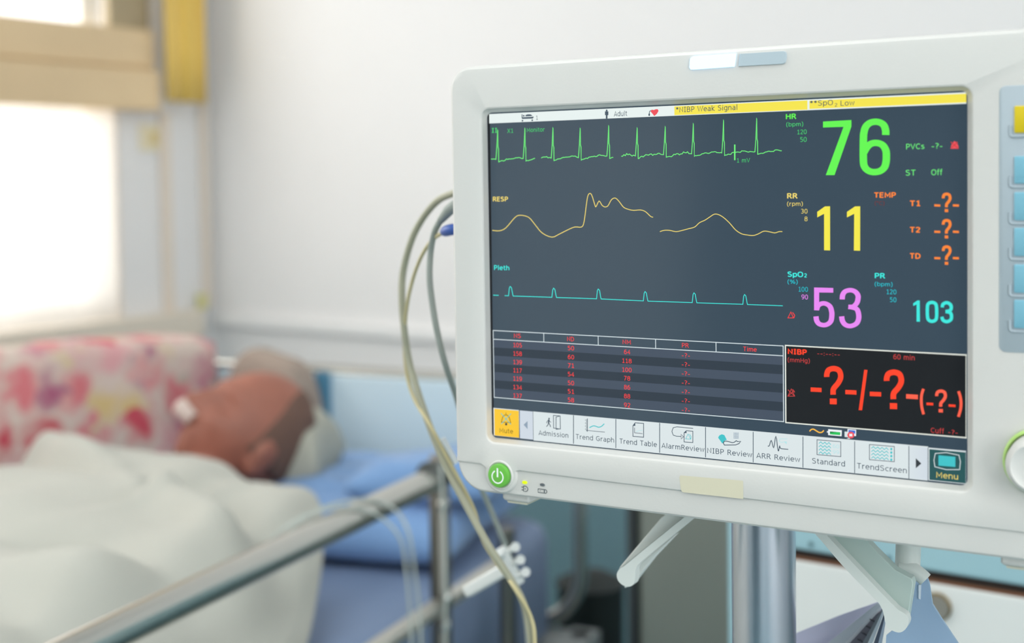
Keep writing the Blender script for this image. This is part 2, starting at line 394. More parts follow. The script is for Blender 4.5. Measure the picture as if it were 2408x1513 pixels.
# a plain sans letterform set drawn as centre lines: 'l' straight, 's' smooth, 'c' smooth closed; capital height 1
FB, FT, XT = 0.06, 0.94, 0.70
def _o(x0, x1, y0, y1):
    cx, cy = (x0+x1)/2, (y0+y1)/2; a, b = (x1-x0)/2, (y1-y0)/2
    return [(cx + a*math.copysign(abs(math.cos(t))**0.85, math.cos(t)), cy + b*math.copysign(abs(math.sin(t))**0.85, math.sin(t))) for t in [2*math.pi*i/12 for i in range(12)]]
GL = {
'0': (.62, [('c', _o(.07,.55,FB,FT))]), 'O': (.80, [('c', _o(.07,.73,FB,FT))]), 'o': (.60, [('c', _o(.06,.54,FB,XT))]),
'1': (.58, [('l', [(.10,.80),(.33,.93),(.33,0)]), ('l', [(.10,FB),(.55,FB)])]),
'2': (.60, [('s', [(.07,.80),(.17,.91),(.30,FT),(.47,.87),(.51,.72),(.42,.50),(.22,.25),(.09,.07)]), ('l', [(.06,FB),(.56,FB)])]),
'3': (.60, [('s', [(.09,.90),(.27,FT),(.46,.86),(.50,.73),(.43,.58),(.26,.53)]), ('s', [(.26,.53),(.46,.45),(.53,.29),(.44,.12),(.26,FB),(.07,.11)])]),
'4': (.64, [('l', [(.44,0),(.44,.94),(.06,.30),(.60,.30)])]),
'5': (.60, [('l', [(.50,FT),(.14,FT),(.13,.52)]), ('s', [(.12,.54),(.27,.60),(.45,.53),(.53,.34),(.45,.13),(.26,FB),(.08,.11)])]),
'6': (.62, [('c', _o(.08,.55,FB,.60)), ('s', [(.08,.34),(.09,.62),(.20,.86),(.36,FT),(.50,.91)])]),
'7': (.60, [('l', [(.06,FT),(.52,FT),(.20,0)])]),
'8': (.62, [('c', _o(.10,.52,.54,FT)), ('c', _o(.07,.55,FB,.54))]),
'9': (.62, [('c', _o(.07,.54,.40,FT)), ('s', [(.54,.66),(.53,.38),(.42,.14),(.26,FB),(.12,.09)])]),
'A': (.70, [('l', [(.03,0),(.35,.96),(.67,0)]), ('l', [(.13,.28),(.57,.28)])]),
'B': (.68, [('l', [(.30,.53),(.10,.53)]), ('s', [(.10,FT),(.36,FT),(.52,.86),(.54,.74),(.48,.59),(.34,.53)]), ('s', [(.34,.53),(.52,.47),(.59,.30),(.52,.11),(.36,FB),(.10,FB)]), ('l', [(.10,0),(.10,1)])]),
'C': (.70, [('s', [(.64,.84),(.50,.92),(.38,FT),(.15,.80),(.07,.50),(.15,.20),(.38,FB),(.50,.08),(.64,.16)])]),
'D': (.76, [('l', [(.10,0),(.10,1)]), ('s', [(.10,FT),(.33,FT),(.57,.82),(.67,.50),(.57,.18),(.33,FB),(.10,FB)])]),
'E': (.62, [('l', [(.56,FT),(.10,FT),(.10,FB),(.57,FB)]), ('l', [(.10,.53),(.52,.53)])]),
'G': (.76, [('s', [(.66,.84),(.52,.92),(.40,FT),(.15,.80),(.07,.50),(.15,.20),(.40,FB),(.54,.09),(.66,.15)]), ('l', [(.66,.15),(.66,.46),(.42,.46)])]),
'H': (.74, [('l', [(.10,0),(.10,1)]), ('l', [(.64,0),(.64,1)]), ('l', [(.10,.53),(.64,.53)])]),
'I': (.42, [('l', [(.21,0),(.21,1)]), ('l', [(.05,FT),(.37,FT)]), ('l', [(.05,FB),(.37,FB)])]),
'L': (.58, [('l', [(.10,1),(.10,FB),(.55,FB)])]),
'M': (.86, [('l', [(.10,0),(.10,.93),(.43,.30),(.76,.93),(.76,0)])]),
'N': (.75, [('l', [(.10,0),(.10,.92),(.65,.08),(.65,1)])]),
'P': (.62, [('l', [(.10,0),(.10,1)]), ('s', [(.10,FT),(.34,FT),(.51,.86),(.55,.70),(.50,.53),(.34,.44),(.10,.44)])]),
'R': (.68, [('l', [(.10,0),(.10,1)]), ('s', [(.10,FT),(.34,FT),(.50,.87),(.53,.73),(.48,.57),(.34,.50),(.10,.50)]), ('l', [(.36,.48),(.64,0)])]),
'S': (.66, [('s', [(.55,.86),(.42,.92),(.29,FT),(.13,.87),(.09,.73),(.18,.59),(.36,.52),(.53,.42),(.57,.26),(.48,.11),(.30,FB),(.17,.08),(.06,.15)])]),
'T': (.66, [('l', [(.02,FT),(.64,FT)]), ('l', [(.33,FT),(.33,0)])]),
'V': (.70, [('l', [(.03,1),(.35,.04),(.67,1)])]),
'W': (1.0, [('l', [(.03,1),(.27,.05),(.50,.93),(.73,.05),(.97,1)])]),
'X': (.68, [('l', [(.04,0),(.62,1)]), ('l', [(.06,1),(.64,0)])]),
'a': (.60, [('s', [(.10,.66),(.26,XT),(.42,.66),(.49,.52),(.49,.35)]), ('l', [(.49,.50),(.49,0)]), ('s', [(.49,.40),(.26,.41),(.10,.34),(.07,.20),(.15,.08),(.28,FB),(.42,.12),(.49,.24)])]),
'b': (.62, [('l', [(.09,0),(.09,1.04)]), ('c', _o(.09,.56,FB,XT))]),
'c': (.54, [('s', [(.50,.65),(.38,XT),(.18,.64),(.07,.38),(.18,.12),(.38,FB),(.50,.10)])]),
'd': (.62, [('l', [(.53,0),(.53,1.04)]), ('c', _o(.06,.53,FB,XT))]),
'e': (.60, [('s', [(.09,.40),(.53,.40),(.52,.52),(.44,.65),(.31,XT),(.14,.62),(.06,.38),(.15,.12),(.33,FB),(.51,.12)])]),
'f': (.36, [('s', [(.37,1.0),(.26,1.0),(.18,.92),(.17,.78),(.17,.5),(.17,0)]), ('l', [(.02,XT),(.35,XT)])]),
'g': (.62, [('l', [(.53,.76),(.53,.05)]), ('s', [(.53,.10),(.50,-.10),(.38,-.20),(.24,-.21),(.11,-.17)]), ('c', _o(.06,.53,.08,XT))]),
'h': (.62, [('l', [(.09,0),(.09,1.04)]), ('s', [(.09,.50),(.18,.65),(.33,XT),(.48,.64),(.53,.48),(.53,.25),(.53,0)])]),
'i': (.24, [('l', [(.12,0),(.12,.75)]), ('l', [(.12,.88),(.12,1.02)])]),
'k': (.58, [('l', [(.09,0),(.09,1.04)]), ('l', [(.52,.75),(.14,.40),(.55,0)])]),
'l': (.24, [('l', [(.12,0),(.12,1.04)])]),
'm': (.94, [('l', [(.09,0),(.09,.75)]), ('s', [(.09,.52),(.17,.65),(.30,XT),(.42,.64),(.46,.48),(.46,.25),(.46,0)]), ('s', [(.46,.50),(.54,.65),(.67,XT),(.80,.64),(.84,.48),(.84,.25),(.84,0)])]),
'n': (.62, [('l', [(.09,0),(.09,.75)]), ('s', [(.09,.50),(.18,.65),(.33,XT),(.48,.64),(.53,.48),(.53,.25),(.53,0)])]),
'p': (.62, [('l', [(.09,-.24),(.09,.75)]), ('c', _o(.09,.56,FB,XT))]),
'r': (.42, [('l', [(.09,0),(.09,.75)]), ('s', [(.09,.48),(.17,.63),(.28,.69),(.40,.68)])]),
's': (.52, [('s', [(.44,.65),(.26,XT),(.12,.64),(.10,.53),(.20,.43),(.36,.37),(.46,.27),(.42,.12),(.26,FB),(.06,.11)])]),
't': (.40, [('s', [(.17,.96),(.17,.60),(.17,.30),(.20,.12),(.30,FB),(.38,.06)]), ('l', [(.02,XT),(.37,XT)])]),
'u': (.62, [('l', [(.53,.75),(.53,0)]), ('s', [(.09,.75),(.09,.50),(.09,.28),(.14,.12),(.29,FB),(.44,.11),(.53,.26)])]),
'v': (.58, [('l', [(.03,.75),(.29,.04),(.55,.75)])]),
'w': (.80, [('l', [(.04,.75),(.22,.05),(.40,.68),(.58,.05),(.76,.75)])]),
'y': (.58, [('l', [(.03,.75),(.30,.04)]), ('l', [(.55,.75),(.22,-.22),(.08,-.22)])]),
'-': (.46, [('l', [(.06,.36),(.40,.36)])]), ':': (.26, [('l', [(.13,.02),(.13,.18)]), ('l', [(.13,.52),(.13,.68)])]),
'?': (.52, [('s', [(.06,.90),(.22,FT),(.40,.87),(.45,.74),(.38,.60),(.26,.48),(.24,.36),(.24,.26)]), ('l', [(.24,0),(.24,.14)])]),
'(': (.36, [('s', [(.30,1.06),(.15,.80),(.10,.42),(.15,.04),(.30,-.20)])]), ')': (.36, [('s', [(.06,1.06),(.21,.80),(.26,.42),(.21,.04),(.06,-.20)])]),
'%': (.92, [('c', _o(.05,.33,.52,FT)), ('c', _o(.59,.87,FB,.48)), ('l', [(.20,0),(.72,1)])]),
'*': (.50, [('l', [(.25,1),(.25,.52)]), ('l', [(.05,.88),(.45,.64)]), ('l', [(.05,.64),(.45,.88)])]),
'\u00b0': (.34, [('c', _o(.05,.29,.72,.97))]), ' ': (.34, []), '/': (.40, [('l', [(.02,-.05),(.38,1.02)])]),
}
def glyphs(body, bold):
    wd = 0.115 + bold*4.5; vs, fs_ = [], []; x = 0.0
    for ch in body:
        adv, st_ = GL[ch]
        k = 1.0 + (0.10 if bold else 0.04)
        for kind, pts in st_:
            P = [V((p[0]*k, p[1], 0)) for p in pts]; closed = kind == 'c'
            if kind != 'l': P = smooth_path(P, 3, closed)
            n = len(P); A, B = [], []
            for i in range(n):
                a = P[i-1] if (closed or i > 0) else None; c = P[(i+1) % n] if (closed or i < n-1) else None
                d1 = (P[i]-a).normalized() if a is not None else None; d2 = (c-P[i]).normalized() if c is not None else None
                d1 = d1 or d2; d2 = d2 or d1
                n1 = V((-d1.y, d1.x, 0)); m = n1 + V((-d2.y, d2.x, 0)); m = m.normalized() if m.length > 1e-5 else n1
                q = wd/2*min(1.8, 1/max(0.35, m.dot(n1))); A.append(P[i] + m*q); B.append(P[i] - m*q)
            o = len(vs); vs += [V((p.x + x, p.y, 0)) for p in A + B]
            fs_ += [[o+i, o+(i+1) % n, o+n+(i+1) % n, o+n+i] for i in range(n if closed else n-1)]
        x += (adv + 0.10)*k
    return vs, fs_
class G:
    """a readout of the screen: flat lit shapes, placed by picture point on the screen's own plane"""
    def __init__(s, name, parent=None, label=None, base=0.00012, mk=gm, plane=0.0):
        s.n = name; s.mb = MB(); s.keys = []; s.z = base; s.p = parent; s.label = label; s.mk = mk; s.pl = plane
    def mi(s, k):
        if k not in s.keys: s.keys.append(k)
        return s.keys.index(k)
    def up(s): s.z += 0.00004; return s
    def P(s, x, y):
        a, b = st(x, y, s.pl); return S(a, b, s.pl + s.z)
    def rect(s, p, q, k, pad=0.0):
        (a0, b0), (a1, b1) = st(*p, s.pl), st(*q, s.pl)
        z = s.pl + s.z
        s.mb.add([S(a0 - pad, b0 - pad, z), S(a1 + pad, b0 - pad, z), S(a1 + pad, b1 + pad, z), S(a0 - pad, b1 + pad, z)], [(0, 1, 2, 3)], s.mi(k)); return s
    def poly(s, pts, k):
        s.mb.add([s.P(*p) for p in pts], [list(range(len(pts)))], s.mi(k)); return s
    def tri(s, pts, k): return s.poly(pts, k)
    def stroke(s, pts, wpx, k, closed=False, curve=0, wy=None):
        P = [V((p[0], p[1], 0)) for p in pts]
        if curve: P = smooth_path(P, curve, closed)
        n = len(P); L, Rr = [], []
        for i in range(n):
            a = P[i-1] if (closed or i > 0) else None
            c = P[(i+1) % n] if (closed or i < n - 1) else None
            d1 = (P[i] - a).normalized() if a is not None else None
            d2 = (c - P[i]).normalized() if c is not None else None
            if d1 is None: d1 = d2
            if d2 is None: d2 = d1
            n1 = V((-d1.y, d1.x, 0)); n2 = V((-d2.y, d2.x, 0)); m = n1 + n2
            m = m.normalized() if m.length > 1e-6 else n1
            q = min(1.6, 1 / max(0.3, m.dot(n1)))
            h = wpx / 2
            ox, oy = m.x * h * q, m.y * (wy / 2 if wy else h) * q
            L.append((P[i].x + ox, P[i].y + oy)); Rr.append((P[i].x - ox, P[i].y - oy))
        vs = [s.P(*p) for p in L] + [s.P(*p) for p in Rr]
        fs = [(i, (i+1) % n, n + (i+1) % n, n + i) for i in range(n if closed else n - 1)]
        s.mb.add(vs, fs, s.mi(k)); return s
    def disc(s, x, y, rx, ry, k, n=16):
        return s.poly([(x + rx * math.cos(2*math.pi*i/n), y + ry * math.sin(2*math.pi*i/n)) for i in range(n)], k)
    def text(s, body, x, y, h, k, wpx=None, anchor='l', bold=0.0):
        """anchor point is the middle of the capital height; h = capital height in picture pixels"""
        key = (body, bold)
        if key not in TXT:
            TXT[key] = glyphs(body, bold)
        vs, fs = TXT[key]
        x0 = min(v.x for v in vs); x1 = max(v.x for v in vs)
        a, b0 = st(x, y - h / 2, s.pl); _, b1 = st(x, y + h / 2, s.pl)
        sc_y = (b1 - b0)
        if wpx:
            if anchor == 'l': aa = st(x + wpx, y, s.pl)[0] - a
            elif anchor == 'r': aa = a - st(x - wpx, y, s.pl)[0]
            else: aa = st(x + wpx / 2, y, s.pl)[0] - st(x - wpx / 2, y, s.pl)[0]
            sc_x = aa / (x1 - x0)
        else: sc_x = sc_y
        W = (x1 - x0) * sc_x
        left = a if anchor == 'l' else (a - W if anchor == 'r' else a - W / 2)
        s.mb.add([S(left + (v.x - x0) * sc_x, b1 - v.y * sc_y, s.pl + s.z) for v in vs], fs, s.mi(k)); return s
    def done(s, parent=None):
        return obj(s.n, s.mb, [s.mk(k) for k in s.keys], parent or s.p or screen, smooth='flat', label=s.label)
TXT = {}
# black edge of the display
g = G('display_border', base=0.00006)
g.poly([(1146.5,268),(1152,268),(1162,1028),(1158,1030)], 'border')
g.done()
# status bar
g = G('status_bar', label='white bar with yellow alarm messages')
g.rect((1150.5, 268.5), (2272.5, 244), 'white').up()
g.rect((1586, 250.5), (1899, 258), 'yel'); g.rect((1903.5, 237), (2272.5, 241), 'yel').up()
g.text('*NIBP Weak Signal', 1590, 258.5, 12.5, 'ink', 144); g.text('**SpO', 1905, 243.5, 12.5, 'ink', 54); g.text('2', 1963, 247, 8, 'ink', 6); g.text('Low', 1977, 243, 12.5, 'ink', 33)
g.text('1', 1261, 277, 10, 'ink', 4); g.text('Adult', 1444, 268, 12, 'ink', 31)
# bed icon
g.stroke([(1228, 269), (1228, 277), (1254, 276), (1254, 274)], 2, 'ink'); g.poly([(1236, 271), (1241, 269), (1248, 269), (1253, 273), (1236, 274)], 'ink')
g.disc(1232, 272.5, 2, 2, 'ink'); g.poly([(1228, 276), (1254, 275), (1254, 279), (1228, 280)], 'ink'); g.disc(1229, 284, 2, 2, 'ink'); g.disc(1252, 283, 2, 2, 'ink')
g.disc(1427, 260, 2.2, 2.2, 'ink'); g.poly([(1423, 262), (1431, 262), (1431, 271), (1429, 271), (1429, 279), (1425, 279), (1425, 271), (1423, 271)], 'ink')
g.poly([(1530, 262), (1533, 258), (1538, 259), (1542, 257), (1547, 257), (1549, 261), (1545, 268), (1539, 273), (1535, 268)], 'heart'); g.stroke([(1527, 269), (1528, 262), (1531, 260)], 1.6, 'ink'); g.disc(1527, 270, 2, 3, 'ink')
g.done()
# ECG
g = G('ecg_trace', label='green spiking heart trace')
peaks = [(1170, 305, 375), (1234, 301, 373), (1300, 300, 372), (1364, 301, 371), (1431, 295, 367), (1498, 300, 367), (1564, 297, 364), (1630, 290, 362), (1701, 282, 360), (1779, 278, 357)]
def base_y(x): return 376 - (x - 1155) * 0.0285
seg = []; segs = [seg]; x = 1155.0; pk = list(peaks)
random.seed(3)
while x < 1840:
    if pk and x >= pk[0][0] - 5:
        px, py, pb = pk.pop(0)
        seg += [(px - 3.6, pb), (px - 2.4, pb - 15), (px - 1.4, pb - 30), (px, py), (px + 0.6, py + 2), (px + 1.2, pb - 30), (px + 2.6, pb - 25), (px + 3, pb + 6)]
        x = px + 5; continue
    prev = [p for p in peaks if p[0] < x]
    dx = x - prev[-1][0] if prev else 60
    y = base_y(x) + (4.5 * math.exp(-dx / 14.0)) + (1.5 if dx < 18 else -1.5)
    if 42 < dx < 54: y -= 2.2
    seg.append((x, y + random.uniform(-1, 1) * (2.2 if 1438 < x < 1620 else 1.0)))
    if 1257 < x < 1261: seg = []; segs.append(seg); x = 1273; continue
    if 1441 < x < 1445: seg = []; segs.append(seg); x = 1461; continue
    x += 3.2
for s_ in segs:
    if len(s_) > 1: g.stroke(s_, 1.9, 'lgreen')
g.stroke([(1728, 340), (1728, 377)], 3.4, 'lgreen')
g.text('II', 1157, 307, 11, 'dgreen', 12, bold=0.015); g.text('X1', 1193, 308, 10, 'dgreen', 14); g.text('Monitor', 1239, 306, 10, 'dgreen', 42); g.text('1 mV', 1733, 377.5, 10, 'dgreen', 31)
g.done()
g = G('respiration_trace', label='yellow breathing curve')
g.stroke([(1158,542),(1175,543),(1190,536),(1210,513),(1222,506.5),(1243,511),(1258,528),(1275,548),(1298,558),(1315,551),(1335,541),(1352,534),(1368,534),(1374,520),(1380,475),(1384,457.5),(1391,457.5),(1399,482),(1402,486),(1409,473),(1416,483),(1423,487),(1430,484),(1438,470),(1447,466),(1456,474),(1466,487),(1476,492),(1490,495),(1506,494),(1518,498),(1530,509),(1536,511)], 1.9, 'pyel', curve=3)
g.stroke([(1552,545),(1562,542),(1575,542),(1590,545),(1605,542),(1620,538),(1634,534),(1645,524),(1658,518),(1670,510),(1680,504),(1690,505),(1702,512),(1716,525),(1730,541),(1744,550),(1758,553),(1772,554),(1784,550),(1796,544),(1808,545),(1822,548),(1832,545),(1840,545)], 1.9, 'pyel', curve=3)
g.text('RESP', 1159, 468.5, 10.5, 'pyel', 36, bold=0.02)
g.done()
g = G('pleth_trace', label='cyan pulse trace')
g.stroke([(1160, 694.5), (1173, 695)], 1.8, 'cyan')
pts = [(1187, 695.5)]
for (px, py, pb) in ((1200,674,696),(1302,678,699.5),(1407,680,703),(1517,686,708),(1632,689,712),(1751,693,716)):
    pts += [(px - 4, pb), (px - 2, py + 4), (px, py), (px + 3, py + 3), (px + 6, pb - 3), (px + 7, pb + 0.5)]
pts.append((1841, 719.5)); g.stroke(pts, 1.7, 'cyan')
g.text('Pleth', 1162, 629.5, 11, 'cyan', 36, bold=0.012)
g.done()
# table of pressures
g = G('pressure_table', label='white-lined table with red numbers')
def lerp(a, b, t): return (a[0] + (b[0]-a[0])*t, a[1] + (b[1]-a[1])*t)
(ta, tb), (ua, ub) = st(1160, 777.5), st(1843, 992)
th = st(1160, 798)[1]
for i in range(7):
    y0 = th + (ub - th) * i / 7 * 0.985; y1 = th + (ub - th) * (i + 1) / 7 * 0.985
    g.mb.add([S(ta, y0, g.z), S(ua, y0, g.z), S(ua, y1, g.z), S(ta, y1, g.z)], [(0,1,2,3)], g.mi('band' if i % 2 == 0 else 'band2'))
g.up()
def sl(a0, b0, a1, b1, wd, k='line'):
    g.mb.add([S(a0 - wd/2, b0 - wd/2, g.z), S(a1 + wd/2, b0 - wd/2, g.z), S(a1 + wd/2, b1 + wd/2, g.z), S(a0 - wd/2, b1 + wd/2, g.z)], [(0,1,2,3)], g.mi(k))
LW = 0.00045
sl(ta, tb, ua, tb, LW); sl(ta, th, ua, th, LW); sl(ta, ub, ua, ub, LW); sl(ta, tb, ta, ub, LW); sl(ua, tb, ua, ub, LW)
for xx in (1279, 1407, 1542, 1684):
    q = st(xx, 790 + (xx-1160)*0.045)[0]; sl(q, tb, q, th, LW)
g.up()
for (cx_, hy, name, ys, vals) in ((1217, 790, 'NS', (812,832,852,871.5,891,911,931), ('105','158','139','117','119','134','137')),
    (1342, 797.5, 'ND', (819,840,860,880.5,901,921,941), ('50','60','71','54','50','51','58')),
    (1474, 804.5, 'NM', (828,849,870,890,911,932,953), ('64','118','100','78','86','88','92')),
    (1612, 812.5, 'PR', (836,857.5,879,900.5,922,943,964.5), ('-?-',)*7), (1764, 821.5, 'Time', (), ())):
    g.text(name, cx_, hy, 10.5, 'tred', {'Time': 32}.get(name, 16 if name != 'NM' else 19), 'c')
    for yy, vv in zip(ys, vals): g.text(vv, cx_ + (1 if len(vv) != 3 or vv == '-?-' else 0.5), yy, 10.5, 'tred', 19 if vv == '-?-' else {2: 14.5, 3: 20}[len(vv)] if cx_ != 1474 or len(vv) == 2 else 22, 'c')
g.done()
# heart rate
def c3(x, y): return (x / 3.981 + 1830, y / 3.981 + 180)
def c4(x, y): return (x / 4.166 + 1830, y / 4.166 + 560)
def c9(x, y): return (x / 5.351 + 1840, y / 5.351 + 800)
g = G('heart_rate_readout', label='large green 76')
g.poly([c3(420,422), c3(686,408), c3(686,468), c3(612,472), c3(420,478)], 'green')
g.poly([c3(612,472), c3(686,468), c3(528,924), c3(446,924)], 'green')
g.stroke([c3(*p) for p in ((1007,548),(1006,505),(990,458),(955,432),(908,424),(858,436),(820,472),(802,530),(798,600),(798,790),(812,850),(850,885),(900,896),(955,885),(995,850),(1010,800),(1013,750),(1009,695),(985,650),(950,628),(905,622),(865,633),(832,662),(800,715))], 17.5, 'green', curve=4, wy=15)
g.text('HR', 1848, 274.5, 12, 'green', 25, bold=0.02); g.text('(bpm)', 1849, 293, 9.5, 'dgreen', 40); g.text('120', 1897, 310, 11, 'dgreen', 22, 'r'); g.text('50', 1897, 328, 11.5, 'dgreen', 15, 'r')
g.done()
g = G('ectopic_readout', label='small green PVCs and ST lines')
g.text('PVCs', 2131, 345, 13, 'lgreen', 43, bold=0.004); g.text('-?-', 2191, 343.5, 13, 'lgreen', 25, bold=0.004); g.text('ST', 2130, 406.5, 13.5, 'lgreen', 23, bold=0.004); g.text('Off', 2190, 405.5, 13.5, 'lgreen', 26, bold=0.004)
g.poly([(2235, 350), (2238, 340), (2244, 332), (2250, 335), (2254, 344), (2254, 350)], 'heart'); g.up()
g.stroke([(2236, 334), (2254, 350)], 2, 'dred'); g.stroke([(2252, 334), (2236, 349)], 2, 'dred')
g.done()
g = G('respiration_rate_readout', label='large yellow 11')
for (xa, xb, xc) in ((366, 430, 486), (644, 712, 768)):
    e0, e1 = (c4(450, 120), c4(509, 122)) if xa == 366 else (c4(742, 123), c4(803, 125))
    g.poly([c3(xa,1268), c3(xb+8,1217), c3(xc,1216), c3(xc,1290), c3(xb,1286), c3(xa,1320)], 'yellow'); g.poly([c3(xb,1286), c3(xc,1290), e1, e0], 'yellow')
g.text('RR', 1851, 461, 12, 'pyel', 25, bold=0.02); g.text('(rpm)', 1851, 479.5, 9.5, 'pyel', 37); g.text('30', 1899, 497, 11, 'pyel', 15, 'r'); g.text('8', 1899, 515, 11, 'pyel', 7, 'r')
g.done()
def bigq(g, tr, x0, x1, y0, y1, k, wpx):
    """question mark inside a box of picture points given by tr"""
    def q(a, b): return tr(x0 + (x1 - x0) * a, y0 + (y1 - y0) * b)
    g.stroke([q(.155,.28), q(.16,.20), q(.25,.10), q(.50,.06), q(.75,.10), q(.85,.20), q(.85,.32), q(.72,.45), q(.54,.56), q(.48,.63), q(.48,.745)], wpx, k, curve=4)
    g.poly([q(.31,.845), q(.66,.85), q(.66,1.0), q(.31,.995)], k)
g = G('temperature_readout', label='orange TEMP rows T1, T2 and TD')
for dy, nm in ((0, 'T1'), (62, 'T2'), (124, 'TD')):
    for (xa, xb) in ((1462, 1518), (1636, 1692)):
        p0 = c3(xa, 1197); p1 = c3(xb, 1217); y0 = p0[1] + dy; g.poly([(p0[0], y0), (p1[0], y0 + .5), (p1[0], y0 + 5.5), (p0[0], y0 + 5)], 'orange')
    bigq(g, lambda x, y: (c3(x, y)[0], c3(x, y)[1] + dy), 1532, 1622, 1090, 1270, 'orange', 6.5)
    g.text(nm, 2140, 478.5 + dy - (0 if dy < 100 else 0.5), 12.5, 'orange', 24 if nm != 'TD' else 25, bold=0.02)
g.text('TEMP', 2056, 459, 12, 'orange', 51, bold=0.02); g.text('(°C)', 2057, 478, 9, 'brn', 23)
g.done()
g = G('oxygen_readout', label='large pink 53')
g.poly([c4(352,485), c4(540,490), c4(540,536), c4(402,534), c4(352,533)], 'pink'); g.poly([c4(352,533), c4(402,534), c4(402,710), c4(352,708)], 'pink')
g.stroke([c4(*p) for p in ((378,700),(392,662),(430,642),(470,645),(508,672),(524,720),(526,760),(518,810),(490,842),(448,854),(402,842),(378,810),(371,768))], 12.3, 'pink', curve=4, wy=10.5)
g.stroke([c4(*p) for p in ((628,602),(632,560),(655,525),(705,511),(752,524),(782,562),(780,610),(765,645),(735,672),(688,676))], 12.3, 'pink', curve=4, wy=10.5)
g.stroke([c4(*p) for p in ((688,674),(735,682),(772,700),(788,745),(788,795),(765,840),(710,863),(658,850),(630,812),(622,768))], 12.3, 'pink', curve=4, wy=10.5)
g.text('SpO', 1852, 645, 12, 'cyan', 37, bold=0.02); g.text('2', 1891, 648, 9, 'cyan', 6.5, bold=0.02); g.text('(%)', 1852, 662.5, 9.5, 'dcyan', 24); g.text('100', 1900, 681, 11.5, 'dcyan', 22, 'r'); g.text('90', 1900, 699, 11.5, 'pink', 15, 'r')
g.stroke([(1853, 748), (1860, 734), (1866, 748)], 1.8, 'tred', closed=True); g.stroke([(1864, 735), (1869, 742), (1867, 748)], 1.6, 'tred')
g.done()
g = G('pulse_rate_readout', label='cyan 103')
g.poly([c4(1323,640), c4(1365,612), c4(1387,612), c4(1387,655), c4(1356,652), c4(1323,666)], 'cyan'); g.poly([c4(1356,652), c4(1387,655), c4(1389,820), c4(1356,820)], 'cyan')
g.stroke([c4(*p) for p in ((1507,631),(1538,642),(1551,675),(1552,770),(1540,805),(1507,817),(1475,804),(1463,770),(1462,675),(1474,642))], 7.8, 'cyan', closed=True, curve=4)
g.stroke([c4(*p) for p in ((1608,680),(1614,650),(1650,634),(1685,650),(1696,680),(1684,710),(1640,722))], 7.8, 'cyan', curve=4)
g.stroke([c4(*p) for p in ((1640,721),(1685,732),(1698,765),(1690,802),(1652,820),(1615,805),(1604,772))], 7.8, 'cyan', curve=4)
g.text('PR', 2057, 648.5, 12, 'cyan', 25, bold=0.02); g.text('(bpm)', 2057, 668, 9.5, 'dcyan', 42); g.text('120', 2108, 687, 11.5, 'dcyan', 23, 'r'); g.text('50', 2108, 705.5, 11.5, 'dcyan', 15, 'r')
g.done()
g = G('blood_pressure_readout', label='boxed red blood pressure field')
g.poly([c9(38,68), c9(2312,188), c9(2312,1228), c9(40,1035)], 'black').up()
(pa, pb), (qa, qb) = st(*c9(38, 68)), st(*c9(2311, 1230))
sl(pa, pb, qa, pb, 0.0006, 'cream'); sl(pa, qb, qa, qb, 0.0006, 'cream'); sl(pa, pb, pa, qb, 0.0006, 'cream'); sl(qa, pb, qa, qb, 0.0003, 'cream')
for (xa, ya, xb, yb, hh) in ((356,596,493,603,53),(792,627,932,634,54),(1100,650,1243,656,55),(1557,680,1705,689,57),(1813,787,1898,791,32),(2092,809,2178,814,30)):
    g.poly([c9(xa,ya), c9(xb,yb), c9(xb,yb+hh), c9(xa,ya+hh)], 'red' if xa != 1557 else 'palered')
bigq(g, c9, 520, 768, 330, 810, 'red', 12.6); bigq(g, c9, 1272, 1532, 376, 870, 'red', 13.2); bigq(g, c9, 1918, 2072, 625, 912, 'palered', 7.4)
g.poly([c9(1030,374), c9(1071,376), c9(1003,884), c9(960,882)], 'red')
g.stroke([c9(1775,615), c9(1752,690), c9(1748,770), c9(1755,850), c9(1777,935)], 6.5, 'palered', curve=4); g.stroke([c9(2216,645), c9(2240,720), c9(2248,800), c9(2240,880), c9(2214,966)], 6.5, 'palered', curve=4)
g.text('NIBP', 1852.5, 826.5, 12, 'red', 45, bold=0.025); g.text('(mmHg)', 1852.5, 846, 10, 'dred', 52); g.text('--:--:--', 1922, 831, 10, 'dred', 53); g.text('60 min', 2101, 839, 12, 'dred', 50)
g.text('Cuff', 2189, 1012, 12, 'dred', 31); g.text('-?-', 2230, 1016, 11, 'dred', 22)
g.stroke([(1853, 932), (1861, 915), (1869, 932)], 1.8, 'dred', closed=True); g.stroke([(1853, 917), (1869, 932)], 1.5, 'dred'); g.stroke([(1868, 919), (1854, 931)], 1.5, 'dred'); g.stroke([(1864, 916), (1869, 923)], 1.8, 'dred')
g.done()
g = G('status_icons', label='orange wave, battery and network icons')
g.stroke([c9(342,1150), c9(360,1130), c9(390,1122), c9(430,1145), c9(465,1164), c9(500,1160), c9(520,1137)], 2.8, 'wave', curve=4)
g.poly([c9(576,1122), c9(748,1136), c9(745,1212), c9(576,1197)], 'psheet'); g.poly([c9(560,1146), c9(576,1146), c9(576,1168), c9(560,1166)], 'key2')
g.poly([c9(820,1120), c9(928,1130), c9(926,1210), c9(820,1200)], 'psheet'); g.poly([c9(782,1152), c9(840,1156), c9(840,1225), c9(782,1220)], 'key'); g.poly([c9(805,1240), c9(850,1226), c9(850,1244)], 'psheet')
g.up(); g.poly([c9(597,1150), c9(730,1160), c9(728,1198), c9(597,1187)], 'batt'); g.poly([c9(832,1132), c9(918,1140), c9(916,1180), c9(832,1172)], 'blue')
g.up(); g.poly([c9(597,1150), c9(690,1157), c9(600,1172)], 'batd'); g.disc(*c9(862, 1196), 8.2, 8, 'heart'); g.up()
g.stroke([c9(845,1182), c9(879,1210)], 3, 'psheet'); g.stroke([c9(879,1182), c9(845,1210)], 3, 'psheet')
g.done()
